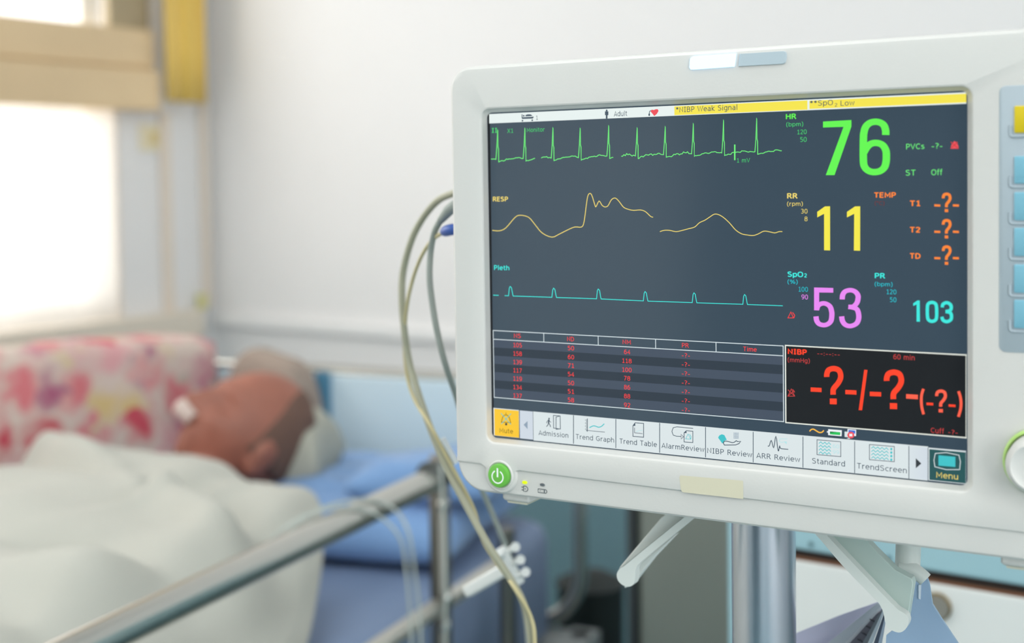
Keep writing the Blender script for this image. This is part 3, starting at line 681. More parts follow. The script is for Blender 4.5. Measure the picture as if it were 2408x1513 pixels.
# softkeys
g = G('softkey_bar', label='row of pale touch keys with icons')
g.rect((1254, 968), (2183, 1131), 'key'); g.rect((1222, 965.5), (1254, 1034.5), 'key2'); g.rect((1160.5, 959.5), (1221.5, 1030.5), 'key'); g.rect((2138, 1050), (2181, 1129), 'key2')
g.rect((2183, 1053), (2271.5, 1139), 'key').up()
g.rect((1162.5, 961.5), (1221, 1030), 'mute'); g.rect((2185.5, 1056.5), (2271, 1137.5), 'menu').up()
for (xx, y0, y1) in ((1221.8, 965, 1030), (1349, 977, 1044), (1448.5, 986, 1054), (1551.5, 995, 1065), (1659.5, 1005, 1076), (1771.5, 1016, 1088), (1888.5, 1027, 1100), (2010, 1038, 1113), (2137.5, 1049, 1126), (2182.5, 1053, 1131)):
    g.stroke([(xx, y0), (xx, y1)], 1.7, 'ink')
g.up()
for (nm, cx_, cy_, wd, h, k) in (('Mute', 1191, 1013.5, 32, 11, 'mtext'), ('Admission', 1301.5, 1021, 70, 11.5, 'ink'), ('Trend Graph', 1399, 1031, 90, 11.5, 'ink'), ('Trend Table', 1501, 1041.5, 88, 12, 'ink'), ('AlarmReview', 1606, 1052.5, 101, 12, 'ink'),
    ('NIBP Review', 1716, 1064.5, 106, 12.5, 'ink'), ('ARR Review', 1830, 1076, 103, 12.5, 'ink'), ('Standard', 1948.5, 1087.5, 77, 13, 'ink'), ('TrendScreen', 2073.5, 1101, 117, 13, 'ink'), ('Menu', 2227.5, 1119, 51, 14, 'pyel')):
    g.text(nm, cx_, cy_, h, k, wd, 'c')
def c6(x, y): return (x / 5.605 + 1140, y / 5.605 + 940)
def c7(x, y): return (x / 5.733 + 1540, y / 5.733 + 980)
def c8(x, y): return (x / 4.2025 + 1840, y / 4.2025 + 960)
def sk(f, pts, wd, k, closed=False, curve=0): g.stroke([f(*p) for p in pts], wd, k, closed, curve)
sk(c6, [(222,298),(240,225),(262,205),(300,205),(325,235),(345,305)], 1.5, 'mtext', True); g.disc(*c6(284,325), 2.6, 3, 'dark'); sk(c6, [(282,172),(282,203)], 1.3, 'mtext')
g.up(); sk(c6, [(215,178),(348,328)], 1.6, 'teal'); sk(c6, [(350,185),(220,322)], 1.6, 'teal')
g.poly([c6(515,332), c6(567,283), c6(567,390)], 'grey')
g.disc(*c6(850,250), 1.8, 1.8, 'ink'); sk(c6, [(848,262),(843,310)], 3.4, 'ink'); sk(c6, [(843,310),(835,335),(816,358)], 1.8, 'ink'); sk(c6, [(845,308),(862,335),(870,362)], 1.8, 'ink'); sk(c6, [(843,270),(822,290),(818,312)], 1.3, 'ink'); sk(c6, [(850,270),(862,292),(878,300)], 1.3, 'ink')
sk(c6, [(908,208),(996,216),(1000,388),(910,376)], 1.5, 'ink', True); sk(c6, [(996,216),(942,230),(942,392),(1000,386)], 1.5, 'ink')
sk(c6, [(1355,248),(1355,424)], 1.6, 'ink'); sk(c6, [(1340,406),(1585,430)], 1.2, 'ink')
for i in range(8): sk(c6, [(1324 + 12*(i%2), 270+20*i), (1355, 271+20*i)], 1.1, 'ink')
sk(c6, [(1382,370),(1430,348),(1465,352),(1505,365),(1545,350),(1578,318)], 2.2, 'teal', curve=4)
sk(c6, [(1985,306),(2096,315),(2096,497),(1955,484),(1955,345)], 1.6, 'ink', True); g.poly([c6(1955,345), c6(1985,306), c6(1987,348)], 'ink'); sk(c6, [(1977,370),(1977,438),(2082,450)], 1.2, 'ink'); sk(c6, [(1998,425),(2040,408),(2082,405)], 1.2, 'ltel')
sk(c7, [(518,160),(300,138),(250,150),(232,200),(250,250),(290,264),(356,268)], 1.5, 'ink'); sk(c7, [(356,240),(388,272),(358,302)], 1.3, 'ink', True)
sk(c7, [(428,190),(514,198),(514,350),(396,342),(396,218)], 1.5, 'ink', True); g.poly([c7(396,222), c7(428,190), c7(430,222)], 'ink'); sk(c7, [(450,235),(418,300),(486,305)], 1.4, 'teal', True); sk(c7, [(470,238),(490,270),(488,300)], 1.3, 'teal')
g.poly([c7(855,285), c7(870,255), c7(905,238), c7(940,250), c7(972,315), c7(940,325), c7(912,365)], 'teal'); g.up()
sk(c7, [(925,355),(940,332),(975,332),(1050,352),(1075,345),(1100,325),(1120,338),(1160,335),(1135,365),(1090,382),(940,384)], 1.8, 'ink', True)
for i in range(6): sk(c7, [(1066,222+14*i),(1130,226+14*i)], 0.9, 'grey')
for i in range(4): sk(c7, [(1068+20*i,212),(1068+20*i,298)], 0.8, 'grey')
sk(c7, [(1525,395),(1545,393),(1572,322),(1605,420),(1634,265),(1665,462),(1685,395),(1700,430),(1800,442)], 1.9, 'ink', curve=4); sk(c7, [(1790,300),(1690,300),(1678,330),(1700,345),(1740,345)], 1.3, 'ltel'); g.poly([c7(1735,335), c7(1780,335), c7(1780,375)], 'ltel')
for (x0, y0, x1, y1, xz) in ((343,313,578,480,480), (861,360,1107,530,1050)):
    sl_ = 20 / 235
    sk(c8, [(x0,y0),(x1,y0+20),(x1,y1),(x0,y1-20)], 1.5, 'ink', True)
    for i in range(4):
        yy = y0 + 28 + 33 * i; N = 6 if x0 < 500 else 8
        sk(c8, [(x0 + 18 + (xz - x0 - 18) * j / N, yy + (xz-x0)*sl_*j/N + (-10 if j % 2 else 10)) for j in range(N + 1)], 1.7, 'teal')
g.text('60', c8(530,378)[0], c8(530,378)[1], 9, 'ltel', 15, 'c'); g.text('99', c8(530,435)[0], c8(530,435)[1], 9, 'ltel', 15, 'c')
for i in range(4): g.disc(*c8(1077, 405 + 35*i), 2.6, 3, 'teal')
g.poly([c8(1319,495), c8(1374,548), c8(1319,595)], 'dark')
sk(c8, [(1512,448),(1620,440),(1745,465),(1760,530),(1752,608),(1620,608),(1508,580),(1498,515)], 1.7, 'key', True)
g.poly([c8(1543,466), c8(1710,482), c8(1710,582), c8(1543,568)], 'teal')
g.done()
green_btn = mat('green_button_plastic', rgb(106, 186, 72), 0.35)
pbn = obj('power_button', MB().lathe(S(bc[0], bc[1], 0.0075), EN, [(0.0068, 0), (0.0068, 0.0028), (0.0064, 0.0036), (0.0056, 0.0039)], 40), green_btn, mon, label='round green power button')
obj('button_ring', MB().lathe(S(bc[0], bc[1], 0.0075), EN, [(0.0086, 0), (0.0084, 0.0010), (0.0078, 0.0014), (0.0072, 0.0012), (0.0069, 0.0)], 40, cap=False), lip_plastic, mon)
def sym(k): return {'w': mat('white_print', rgb(245, 250, 250), 0.5), 'k': mat('dark_print', rgb(70, 84, 90), 0.5)}[k]
def arc(cx_, cy_, r, a0, a1, n=24): return [(cx_ + r*math.cos(math.radians(a0 + (a1-a0)*i/n)), cy_ + r*math.sin(math.radians(a0 + (a1-a0)*i/n))) for i in range(n + 1)]
def fs(pts, wd, off, mb):                    # stroke in the monitor's own metres
    P = [V((p[0], p[1], 0)) for p in pts]; L = []; Q = []
    for i in range(len(P)):
        d = (P[min(i+1, len(P)-1)] - P[max(i-1, 0)]).normalized(); n = V((-d.y, d.x, 0)) * wd / 2
        L.append(S(P[i].x + n.x, P[i].y + n.y, off)); Q.append(S(P[i].x - n.x, P[i].y - n.y, off))
    n = len(P); mb.add(L + Q, [(i, i+1, n+i+1, n+i) for i in range(n - 1)])
mb = MB(); fs(arc(bc[0], bc[1] + 0.0004, 0.0036, -62, 242), 0.00075, 0.01145, mb); fs([(bc[0], bc[1] - 0.0046), (bc[0], bc[1] + 0.0006)], 0.0010, 0.01146, mb)
obj('power_symbol', mb, sym('w'), pbn, smooth='flat')
def front(x, y): return st(x, y, 0.0064)
mb = MB(); ax, ay = front(1235, 1150)
fs([(ax - 0.001, ay - 0.0015), (ax - 0.001, ay + 0.0015), (ax + 0.0007, ay + 0.0015), (ax + 0.0016, ay + 0.0008), (ax + 0.0019, ay), (ax + 0.0016, ay - 0.0008), (ax + 0.0007, ay - 0.0015), (ax - 0.001, ay - 0.0015)], 0.0004, 0.0066, mb)
fs([(ax - 0.0023, ay - 0.0008), (ax - 0.001, ay - 0.0008)], 0.0004, 0.0066, mb); fs([(ax - 0.0023, ay + 0.0008), (ax - 0.001, ay + 0.0008)], 0.0004, 0.0066, mb); fs([(ax + 0.0001, ay - 0.0003), (ax + 0.0001, ay + 0.0003)], 0.0006, 0.0066, mb)
ax, ay = front(1276, 1155.5)
fs([(ax - 0.0028, ay - 0.001), (ax - 0.0028, ay + 0.001), (ax + 0.0022, ay + 0.001), (ax + 0.0028, ay + 0.0003), (ax + 0.0028, ay - 0.0003), (ax + 0.0022, ay - 0.001), (ax - 0.0028, ay - 0.001)], 0.0004, 0.0066, mb); fs([(ax - 0.0019, ay), (ax - 0.0011, ay)], 0.0003, 0.0066, mb); fs([(ax + 0.0012, ay - 0.0007), (ax + 0.0012, ay + 0.0007)], 0.0006, 0.0066, mb)
obj('printed_symbols', mb, sym('k'), mon, smooth='flat', label='small printed plug and battery symbols')
def capsule(x, y, hw, hh, mname, m, lab=None):
    a, b = front(x, y); mb = MB()
    pr = lambda k, off: [S(a + (hw*k) * (math.copysign(abs(math.cos(t))**0.6, math.cos(t))), b + (hh*k) * math.sin(t), off) for t in [2*math.pi*i/20 for i in range(20)]]
    mb.loops([pr(1, 0.0060), pr(1, 0.0069), pr(0.8, 0.0072)]); obj(mname, mb, m, mon, label=lab)
capsule(1234.5, 1135, 0.0016, 0.0009, 'indicator_light', glow('indicator_lime', rgb(226, 246, 10), 1.0), 'lit lime indicator light')
capsule(1276, 1140.5, 0.0014, 0.0008, 'indicator_light', mat('indicator_dark', rgb(92, 100, 104), 0.4), 'unlit dark indicator light')
# alarm lamps
def lamp(name, pts, m, lab):
    P = [st(*p, 0.0085) for p in pts]; c = (sum(p[0] for p in P)/len(P), sum(p[1] for p in P)/len(P))
    ring = lambda k, off: [S(c[0] + (p[0]-c[0])*k, c[1] + (p[1]-c[1])*k, off) for p in P]
    obj(name, MB().loops([ring(1, 0.0078), ring(1, 0.0088), ring(0.97, 0.0092)]), m, mon, label=lab, angle=20)
def c2(x, y): return (x / 4.45 + 1540, y / 4.45 + 60)
lit = D.materials.new('alarm_lamp_lit'); lit.use_nodes = True; nt = lit.node_tree; b = nt.nodes['Principled BSDF']
b.inputs['Base Color'].default_value = (*rgb(150, 200, 250), 1); b.inputs['Emission Color'].default_value = (*rgb(196, 228, 255), 1); b.inputs['Emission Strength'].default_value = 1.1
lamp('alarm_lamp', [c2(*p) for p in ((362,440),(366,380),(372,345),(400,325),(852,293),(832,432),(400,463),(375,462))], lit, 'lit blue-white alarm lamp')
lamp('alarm_lamp', [c2(*p) for p in ((890,297),(1350,268),(1372,276),(1380,300),(1378,350),(1366,390),(1340,403),(876,429))], mat('alarm_lamp_off', rgb(182, 198, 206), 0.3), 'unlit grey alarm lamp')
# yellowed patch above the lip
tape = mat('yellowed_residue', rgb(212, 208, 184), 0.5)
q = [st(*c7(*p), 0.0083) for p in ((330,815),(345,795),(1180,865),(1190,880),(1192,1112),(372,1022),(350,990))]
obj('tape_residue', MB().add([S(a, b, 0.00832) for a, b in q], [list(range(7))]), tape, mon, smooth='flat', label='yellowed tape mark')
# key panel and keys
panel_m = mat('grey_key_panel', rgb(168, 182, 190), 0.5)
kp = obj('key_panel', MB().loops([rrect(0.2778, -0.0012, 0.3205, 0.1208, 0.003, 0.0075), rrect(0.2778, -0.0012, 0.3205, 0.1208, 0.003, 0.00835), rrect(0.2781, -0.0009, 0.3202, 0.1205, 0.0028, 0.0086)]), panel_m, mon, label='grey strip of keys')
kb = mat('blue_key', rgb(124, 184, 204), 0.5); ky = mat('yellow_key', rgb(218, 194, 18), 0.5)
for i, (t0, t1) in enumerate(((0.0082, 0.0204), (0.0310, 0.0434), (0.0473, 0.0601), (0.0636, 0.0764), (0.0803, 0.0932), (0.0965, 0.1094))):
    r0 = lambda d, off: rrect(0.2844 + d, t0 + d, 0.3135 - d, t1 - d, 0.0006, off, 3)
    obj('key', MB().loops([r0(0, 0.0084), r0(0, 0.0092), r0(0.0004, 0.0095)]), ky if i == 0 else kb, kp, label='yellow key' if i == 0 else 'light blue key')
    obj('key_guard', MB().tube(smooth_path([S(0.2826, t1 - 0.0035, 0.0088), S(0.2826, t1 + 0.0004, 0.0088), S(0.2833, t1 + 0.0014, 0.0088), S(0.2860, t1 + 0.0016, 0.0088), S(0.3130, t1 + 0.0016, 0.0088)], 3), 0.0006, 8), panel_m, kp)
# knob
kc = S(0.2952, 0.1705, 0.0082)
kn = obj('rotary_knob', MB().lathe(kc, EN, [(0.0135, 0.0), (0.0132, 0.010), (0.0122, 0.0128), (0.0105, 0.0140), (0.0095, 0.0133), (0.006, 0.0128)], 48), white_plastic, mon, label='white rotary knob')
obj('knob_ring', MB().lathe(kc, EN, [(0.0157, 0.0), (0.0155, 0.0018), (0.0146, 0.0026), (0.0139, 0.0018), (0.0137, 0)], 48, cap=False), mat('green_ring_plastic', rgb(176, 216, 120), 0.3), kn, label='pale green ring')
# feet under the housing
for (sa, lb) in ((0.0125, 1), (0.2838, 2)):
    mb = MB()
    def fr(d, t, o0, o1):
        return [S(sa - 0.0065 + d, t, o0), S(sa + 0.011 - d, t, o0), S(sa + 0.011 - d, t, o1), S(sa - 0.0065 + d, t, o1)]
    mb.loops([fr(0, MBT - 0.001, 0.0, -0.03), fr(0, MBT + 0.0035, 0.0, -0.03), fr(0.001, MBT + 0.005, -0.0015, -0.028)])
    ft = obj('foot', mb, lip_plastic, mon, bevel=0.0012)
    obj('foot_pad', MB().loops([fr(0.002, MBT + 0.005, -0.002, -0.027), fr(0.0025, MBT + 0.0062, -0.0022, -0.0265)]), mat('beige_rubber', rgb(196, 196, 180), 0.7), ft)
#SPLIT_STAND
# ------------------------------------------------------------------ roll stand behind the monitor
pole_p = at(1796, 1380, 0.735); pole_p.z = 0
std = thing('roll_stand', 'tall silver pole stand carrying the patient monitor', 'stand', pole_p)
alu = mat('satin_aluminium', rgb(205, 210, 220), 0.28, 1.0)
zt_ = S(0, MBT, 0).z
obj('pole', MB().tube([pole_p + V((0,0,0.08)), pole_p + V((0,0,zt_ + 0.02))], 0.0183, 32), alu, std)
zc = zt_ + 0.024
s_c = (pole_p - TL).dot(EX)
obj('mount_plate', MB().loops([[S(s_c + a * k, (TL.z - zc) + 0.0, b_) for a, b_ in ((-0.05, -0.087), (0.05, -0.087), (0.05, -0.098), (-0.05, -0.098))] for k in (1, 1)] + [[S(s_c + a, (TL.z - zc) - 0.1, b_) for a, b_ in ((-0.05, -0.087), (0.05, -0.087), (0.05, -0.098), (-0.05, -0.098))]]), lip_plastic, std, bevel=0.002)
pm = EN.dot(pole_p - TL)
obj('mount_neck', MB().tube([S(s_c, TL.z - zt_ - 0.05, pm), S(s_c, TL.z - zt_ - 0.05, -0.095)], 0.014, 20).tube([pole_p + V((0,0,zt_ - 0.0)), pole_p + V((0,0,zt_ + 0.075))], 0.0215, 24), lip_plastic, std)
for k in range(5):
    a = 2 * math.pi * k / 5 + 0.3; d = V((math.cos(a), math.sin(a), 0))
    lg = obj('stand_leg', MB().loops([[pole_p + d*r + V((0,0,z)) + d.cross(V((0,0,1)))*sx for sx, z in ((-w_, h0), (w_, h0), (w_, h1), (-w_, h1))] for r, w_, h0, h1 in ((0.02, 0.018, 0.06, 0.10), (0.27, 0.012, 0.055, 0.08))]), lip_plastic, std, bevel=0.004)
    c = pole_p + d * 0.25
    obj('caster', MB().lathe(c + d.cross(V((0,0,1))) * -0.011 + V((0,0,0.027)), d.cross(V((0,0,1))), [(0.02, 0), (0.027, 0.003), (0.027, 0.019), (0.02, 0.022)], 20), mat('dark_rubber', rgb(50, 52, 54), 0.6), lg)
# two splayed hook arms under the monitor, swept back in depth
arm_m = mat('white_arm_plastic', rgb(218, 224, 220), 0.35)
def hook(pts, dep_f, dep_b, name, lab, off):
    pts = [(p.x, p.y) for p in smooth_path([(a, b, 0) for a, b in pts], 4)]
    P = [(q[0], max(q[1], MBT + 0.0008)) for q in (st(*p, off) for p in pts)]
    a = [S(x, y, off) for x, y in P]; b_ = [S(x, y, off - (dep_b - dep_f)) for x, y in P]
    o = obj(name, MB().loops([a, b_]), arm_m, std, bevel=0.0005, angle=50, label=lab)
    return o
def c5(x, y): return (x / 7.525 + 1440, y / 7.525 + 1200)
def cz(x, y): return (x / 4.394 + 1860, y / 4.394 + 1240)
hook([c5(*p) for p in ((1330,80),(1195,190),(700,590),(220,985),(150,1030),(100,1080),(75,1150),(100,1250),(180,1330),(290,1360),(380,1310),(405,1200),(408,1080),(430,1010),(500,925),(900,592),(1350,215),(1500,100))], 0, 0.006, 'hook_arm', 'left white hook arm', -0.035)
P = [(q[0], max(q[1], MBT + 0.0008)) for q in (st(*c5(*p), -0.042) for p in ((1010,20),(860,140),(150,990),(110,1065),(1195,200),(1380,60)))]
obj('hook_web', MB().loops([[S(x, y, -0.0415) for x, y in P], [S(x, y, -0.047) for x, y in P]]), arm_m, std, bevel=0.001)
P = [st(*c5(*p), -0.054) for p in ((1200,380),(980,560),(300,1100),(290,1330),(420,1290),(800,800))]
obj('hook_web', MB().loops([[S(x, y, -0.0475) for x, y in P], [S(x, y, -0.054) for x, y in P]]), arm_m, std, bevel=0.001)
hook([cz(*p) for p in ((200,20),(310,140),(560,430),(880,760),(920,810),(945,860),(962,920),(975,990),(1010,1050),(1110,1092),(1180,1060),(1215,990),(1200,925),(1165,890),(1100,850),(1050,800),(980,730),(420,140),(330,20))], 0, 0.006, 'hook_arm', 'right white hook arm', -0.035)
# the wide web behind the right arm
web = [cz(*p) for p in ((330,20),(430,150),(1080,845),(1160,885),(1215,940),(1228,930),(1285,560),(1270,510),(1100,420),(880,200),(760,60))]
P = [(q[0], max(q[1], MBT + 0.0008)) for q in (st(*p, -0.05) for p in web)]
obj('hook_web', MB().loops([[S(x, y, -0.045) for x, y in P], [S(x, y, -0.052) for x, y in P]]), mat('grey_green_plastic', rgb(186, 204, 198), 0.4), std, bevel=0.001, label='grey-green web plate of the right hook')
obj('hook_rod', MB().tube([S(*st(*cz(1215, 120), -0.07), -0.07), S(*st(*cz(1205, 420), -0.07), -0.07)], 0.0066, 20).tube(smooth_path([S(*st(*cz(1130, 415), -0.066), -0.066), S(*st(*cz(1240, 430), -0.066), -0.066), S(*st(*cz(1330, 490), -0.066), -0.066), S(*st(*cz(1390, 545), -0.066), -0.066)], 4), 0.004, 12), arm_m, std)
obj('under_bracket', MB().loops([[S(a, t_, b_) for a, b_ in ((0.09, -0.036), (0.235, -0.036), (0.235, pm), (0.09, pm))] for t_ in (MBT + 0.0008, MBT + 0.0058)]), arm_m, std)

# bag of papers hanging from the hook
bagp = at(2140, 1460, 0.62)
bag = thing('document_pouch', 'translucent blue pouch of papers hanging from the right hook arm', 'pouch', V((bagp.x, bagp.y, 0.72)))
pouch_m = mat('translucent_blue_pouch', rgb(158, 186, 216), 0.3, alpha=0.85, coat=0.3)
def sheet(name, pts, off0, off1, m, thick, z_extra=0.0, lab=None):
    P = [st(*p, off0) for p in pts]; n = len(P)
    a = [S(x, y, off0 + (off1 - off0) * i / max(1, n - 1)) for i, (x, y) in enumerate(P)]
    mb = MB().loops([a, [p - EN * thick for p in a]])
    return obj(name, mb, m, bag, label=lab, smooth=False)
sheet('pouch', [cz(1290,560), cz(1330,480), cz(1400,500), cz(1430,600), cz(1460,800), cz(1560,960), cz(1960,1560), cz(960,1560), cz(985,1120), cz(1230,930)], -0.075, -0.075, pouch_m, 0.002, lab='blue plastic pouch')
sheet('pouch_strap', [cz(1318,600), cz(1345,600), cz(1338,750), cz(1318,740)], -0.074, -0.074, mat('clear_gloss_plastic', rgb(214, 226, 238), 0.1), 0.0008)
lil = mat('lilac_paper', rgb(190, 192, 216), 0.8)
sheet('paper_sheet', [cz(900,775), cz(965,850), cz(900,1000), cz(560,1540), cz(-160,1560), cz(60,1095), cz(500,915)], -0.13, -0.13, lil, 0.0006, lab='lilac sheet of paper')
def cq(x, y): return (x / 3.96 + 1800, y / 3.96 + 1130)
def fan(name, pts, off, cc, k, lab, thick=0.0008):    # two upper points, then two lower points carried on below
    a, b, c, d = pts
    c2 = (b[0] + (c[0]-b[0])*1.6, b[1] + (c[1]-b[1])*1.6); d2 = (a[0] + (d[0]-a[0])*1.6, a[1] + (d[1]-a[1])*1.6)
    return sheet(name, [cq(*p) for p in (a, b, c2, d2)], off, off, mat('paper_tone_' + k, rgb(*cc), 0.7), thick, lab=lab)
fan('paper_sheet', ((1040,1145),(1085,1180),(780,1513),(590,1513)), -0.122, (176, 186, 196), 'a', 'grey-blue sheet fanned behind the pouch')
fan('paper_sheet', ((1078,1172),(1088,1185),(800,1513),(745,1513)), -0.118, (206, 214, 222), 'b', 'pale sheet edge')
fan('clip_spine', ((1030,1250),(1085,1215),(905,1513),(790,1513)), -0.112, (98, 98, 110), 'c', 'grey ribbed binder spine', 0.004)
for k in range(4):
    y0 = 1300 + 62*k; xm = 1010 - (y0 - 1290)*0.62
    sheet('spine_rib', [cq(xm - 32, y0 - 8), cq(xm + 40, y0 + 30), cq(xm + 36, y0 + 38), cq(xm - 36, y0)], -0.1105, -0.1105, mat('dark_rib', rgb(54, 54, 62), 0.6), 0.0008)
fan('paper_sheet', ((1086,1195),(1096,1205),(955,1513),(905,1513)), -0.106, (110, 118, 126), 'd', 'dark sheet edge')
fan('paper_sheet', ((1096,1205),(1106,1225),(1000,1513),(958,1513)), -0.102, (206, 218, 228), 'e', 'white sheet edge')
fan('paper_sheet', ((1106,1235),(1112,1270),(1050,1513),(1008,1513)), -0.098, (84, 96, 116), 'f', 'dark blue sheet edge')
fan('paper_sheet', ((1112,1280),(1120,1300),(1085,1513),(1052,1513)), -0.094, (190, 204, 222), 'g', 'pale blue sheet edge')
#SPLIT_CABLES
# ------------------------------------------------------------------ cables at the monitor's left side
def cable_pts(L, port=None):                 # port: how far down the monitor's left side the socket sits
    return smooth_path(([S(ML + 0.006, port, -0.045)] if port else []) + [at(*p) for p in L], 8)
beige = mat('beige_cable_rubber', rgb(170, 170, 148), 0.5)
tanc = mat('tan_cable_rubber', rgb(200, 190, 146), 0.5)
greyc = mat('grey_cable_rubber', rgb(160, 168, 162), 0.5)
o = obj('thick_beige_cable', MB().tube(cable_pts([(1108,446,.80),(1060,457,.82),(1025,476,.84),(990,520,.86),(966,570,.87),(948,640,.88),(945,700,.88),(950,770,.88),(962,850,.88),(985,930,.87),(1013,1010,.86),(1050,1100,.85),(1100,1195,.84),(1150,1285,.83),(1205,1370,.83),(1235,1430,.83),(1250,1513,.83),(1262,1640,.84),(1268,1900,.86),(1275,2900,.90),(1290,4650,.92)], 0.0455), 0.0024, 12), beige); tag(o, 'thick beige cable arching out from behind the monitor and hanging down', 'cable')
t = thing('sensor_cable', 'thin tan cable with a blue plug twisting round the thick beige one', 'cable', at(1050, 545, .8))
obj('cord', MB().tube(cable_pts([(1040,548,.80),(1015,566,.82),(990,605,.84),(970,660,.86),(957,720,.87),(951,800,.885),(957,880,.885),(975,940,.875),(1010,998,.85),(1040,1055,.845),(1080,1130,.845),(1115,1200,.85),(1135,1270,.85),(1165,1320,.845),(1215,1390,.822),(1248,1450,.822),(1258,1513,.822),(1250,1640,.83),(1246,1900,.85),(1262,2900,.885),(1282,4700,.93)]), 0.0013, 10), tanc, t)
pc = [S(ML + 0.006, 0.069, -0.045), at(1100, 538, .785), at(1075, 539, .785), at(1058, 541, .79), at(1042, 546, .80)]
obj('plug', MB().tube(smooth_path(pc, 3), [0.0036]*11 + [0.0032, 0.0022], 16), mat('blue_plug_plastic', rgb(36, 84, 168), 0.4), t, label='ribbed blue plug')
t = thing('probe_cable', 'grey cable with a fat strain relief, hanging from the monitor through the white line clip', 'cable', at(1055, 500, .8))
obj('cord', MB().tube(cable_pts([(1035,520,.80),(1022,545,.81),(1013,590,.82),(1010,650,.82),(1016,710,.82),(1028,780,.82),(1048,860,.825),(1075,940,.85),(1103,1050,.89),(1125,1130,.925),(1150,1190,.95),(1175,1250,.97),(1198,1310,.98),(1215,1380,.98),(1235,1440,.98),(1245,1560,.98),(1250,1900,1.0),(1256,2900,1.02),(1270,4250,1.03)]), 0.0021, 12), greyc, t)
obj('strain_relief', MB().tube([S(ML + 0.006, 0.051, -0.045), at(1090,468,.785), at(1055,495,.79), at(1037,517,.80)], [0.0042, 0.0042, 0.0036, 0.0026], 16), greyc, t)
t = tag(obj('tube_sleeve', MB().tube([at(1040,1032,.846), at(1056,1060,.846), at(1073,1090,.846)], 0.0022, 12), mat('white_sleeve', rgb(222, 228, 230), 0.3)), 'short white sleeve wrapped on the tan cable beside the monitor corner', 'sleeve')
# line clip
clip_m = mat('white_clip_plastic', rgb(222, 226, 224), 0.35)
pc = at(1180, 1345, .97)
t = thing('line_clip', 'white plastic line clip with pegs hooked on the grey cable below the monitor', 'clip', pc)
def bar(mb, p, q, w_, h_):
    p, q = V(p), V(q); d = (q - p).normalized(); u = V((0,0,1)); u = (u - d*u.dot(d)).normalized(); s = d.cross(u)
    mb.loops([[c + u*a*h_/2 + s*b_*w_/2 for a, b_ in ((-1,-1),(1,-1),(1,1),(-1,1))] for c in (p, q)]); return mb
obj('clip_bar', bar(MB(), at(1097, 1393, .99), at(1190, 1338, .965), 0.008, 0.0095), clip_m, t, bevel=0.002)
obj('clip_frame', bar(MB(), at(1178, 1288, .95), at(1226, 1372, .95), 0.006, 0.006), clip_m, t, bevel=0.001)
for (x, y, xe, ye) in ((1190, 1300, 1212, 1287), (1200, 1328, 1224, 1317), (1208, 1358, 1236, 1346)):
    o = obj('peg', MB().tube([at(x, y, .95), at(xe - 4, ye + 2, .945), at(xe, ye, .94)], [0.0022, 0.0024, 0.0036], 12), clip_m, t)
o = obj('peg', MB().tube([at(1182, 1312, .94), at(1174, 1299, .93)], [0.0022, 0.003], 12), clip_m, t)
#SPLIT_BED
# ------------------------------------------------------------------ bed
BA = math.atan2(0.407, 0.914)
U = V((math.sin(BA), math.cos(BA), 0)); W_ = V((-math.cos(BA), math.sin(BA), 0))
B00 = V((-0.096, 1.6, 0))
def BD(u, v, z=0.0): return B00 + U*u + W_*v + V((0,0,z))
bed = thing('hospital_bed', 'chrome-railed hospital bed with a pale blue head panel and a patient in it', 'bed', BD(-0.4, 0.48), math.atan2(W_.y, W_.x))
RV = 0.002; RZ = 0.974; FOOT = -1.42
def bbox(mb, u0, u1, v0, v1, z0, z1, mi=0): return mb.box((u0, v0, z0), (u1, v1, z1), mi, T=lambda a, b, z: BD(a, b, z))
# near side rail
satin = mat('satin_steel_tube', rgb(214, 212, 204), 0.42, 0.9)
rail = obj('side_rail', MB().tube([BD(-1.25, RV, RZ), BD(-0.02, RV, RZ)], 0.0158, 24), chrome, bed, label='upper near side rail')
for z_ in (RZ - 0.165, RZ - 0.30):
    obj('rail_bar', MB().tube([BD(-1.25, RV, z_), BD(0.2, RV, z_)], 0.0115, 16), satin, rail)
obj('rail_post', MB().tube([BD(0, RV, 0.42), BD(0, RV, RZ + 0.02), BD(0, RV, RZ + 0.028)], [0.0135, 0.0135, 0.010], 20), dark_steel, bed)
obj('rail_post', MB().tube([BD(0.205, RV, 0.42), BD(0.205, RV, RZ - 0.12)], 0.012, 16), dark_steel, bed)
obj('rail_post', MB().tube([BD(-1.24, RV, 0.42), BD(-1.24, RV, RZ + 0.02)], 0.0135, 16), dark_steel, bed)
mb = MB(); mb.tube([BD(0, RV - 0.022, RZ), BD(0, RV + 0.018, RZ)], 0.007, 12); mb.tube([BD(-0.03, RV, RZ + 0.008), BD(-0.006, RV, RZ + 0.006)], 0.0175, 16)
obj('rail_bracket', mb, mat('dark_bracket_metal', rgb(108, 112, 112), 0.3, 1.0), bed)
for (u, z) in ((-0.012, RZ + 0.026), (-0.02, RZ - 0.03), (-0.012, RZ - 0.15), (-0.02, RZ - 0.185)):
    obj('rail_bolt', MB().lathe(BD(u, RV - 0.012, z), -W_, [(0.007, 0), (0.0085, 0.004), (0.006, 0.009), (0.002, 0.011)], 12), chrome, bed)
obj('far_rail', MB().tube([BD(-1.25, 0.965, 1.0), BD(0.55, 0.965, 1.0)], 0.0125, 16).tube([BD(0.55, 0.965, 1.0), BD(0.55, 0.965, 0.42)], 0.0125, 12).tube([BD(-1.25, 0.965, 1.0), BD(-1.25, 0.965, 0.42)], 0.0125, 12), chrome, bed)
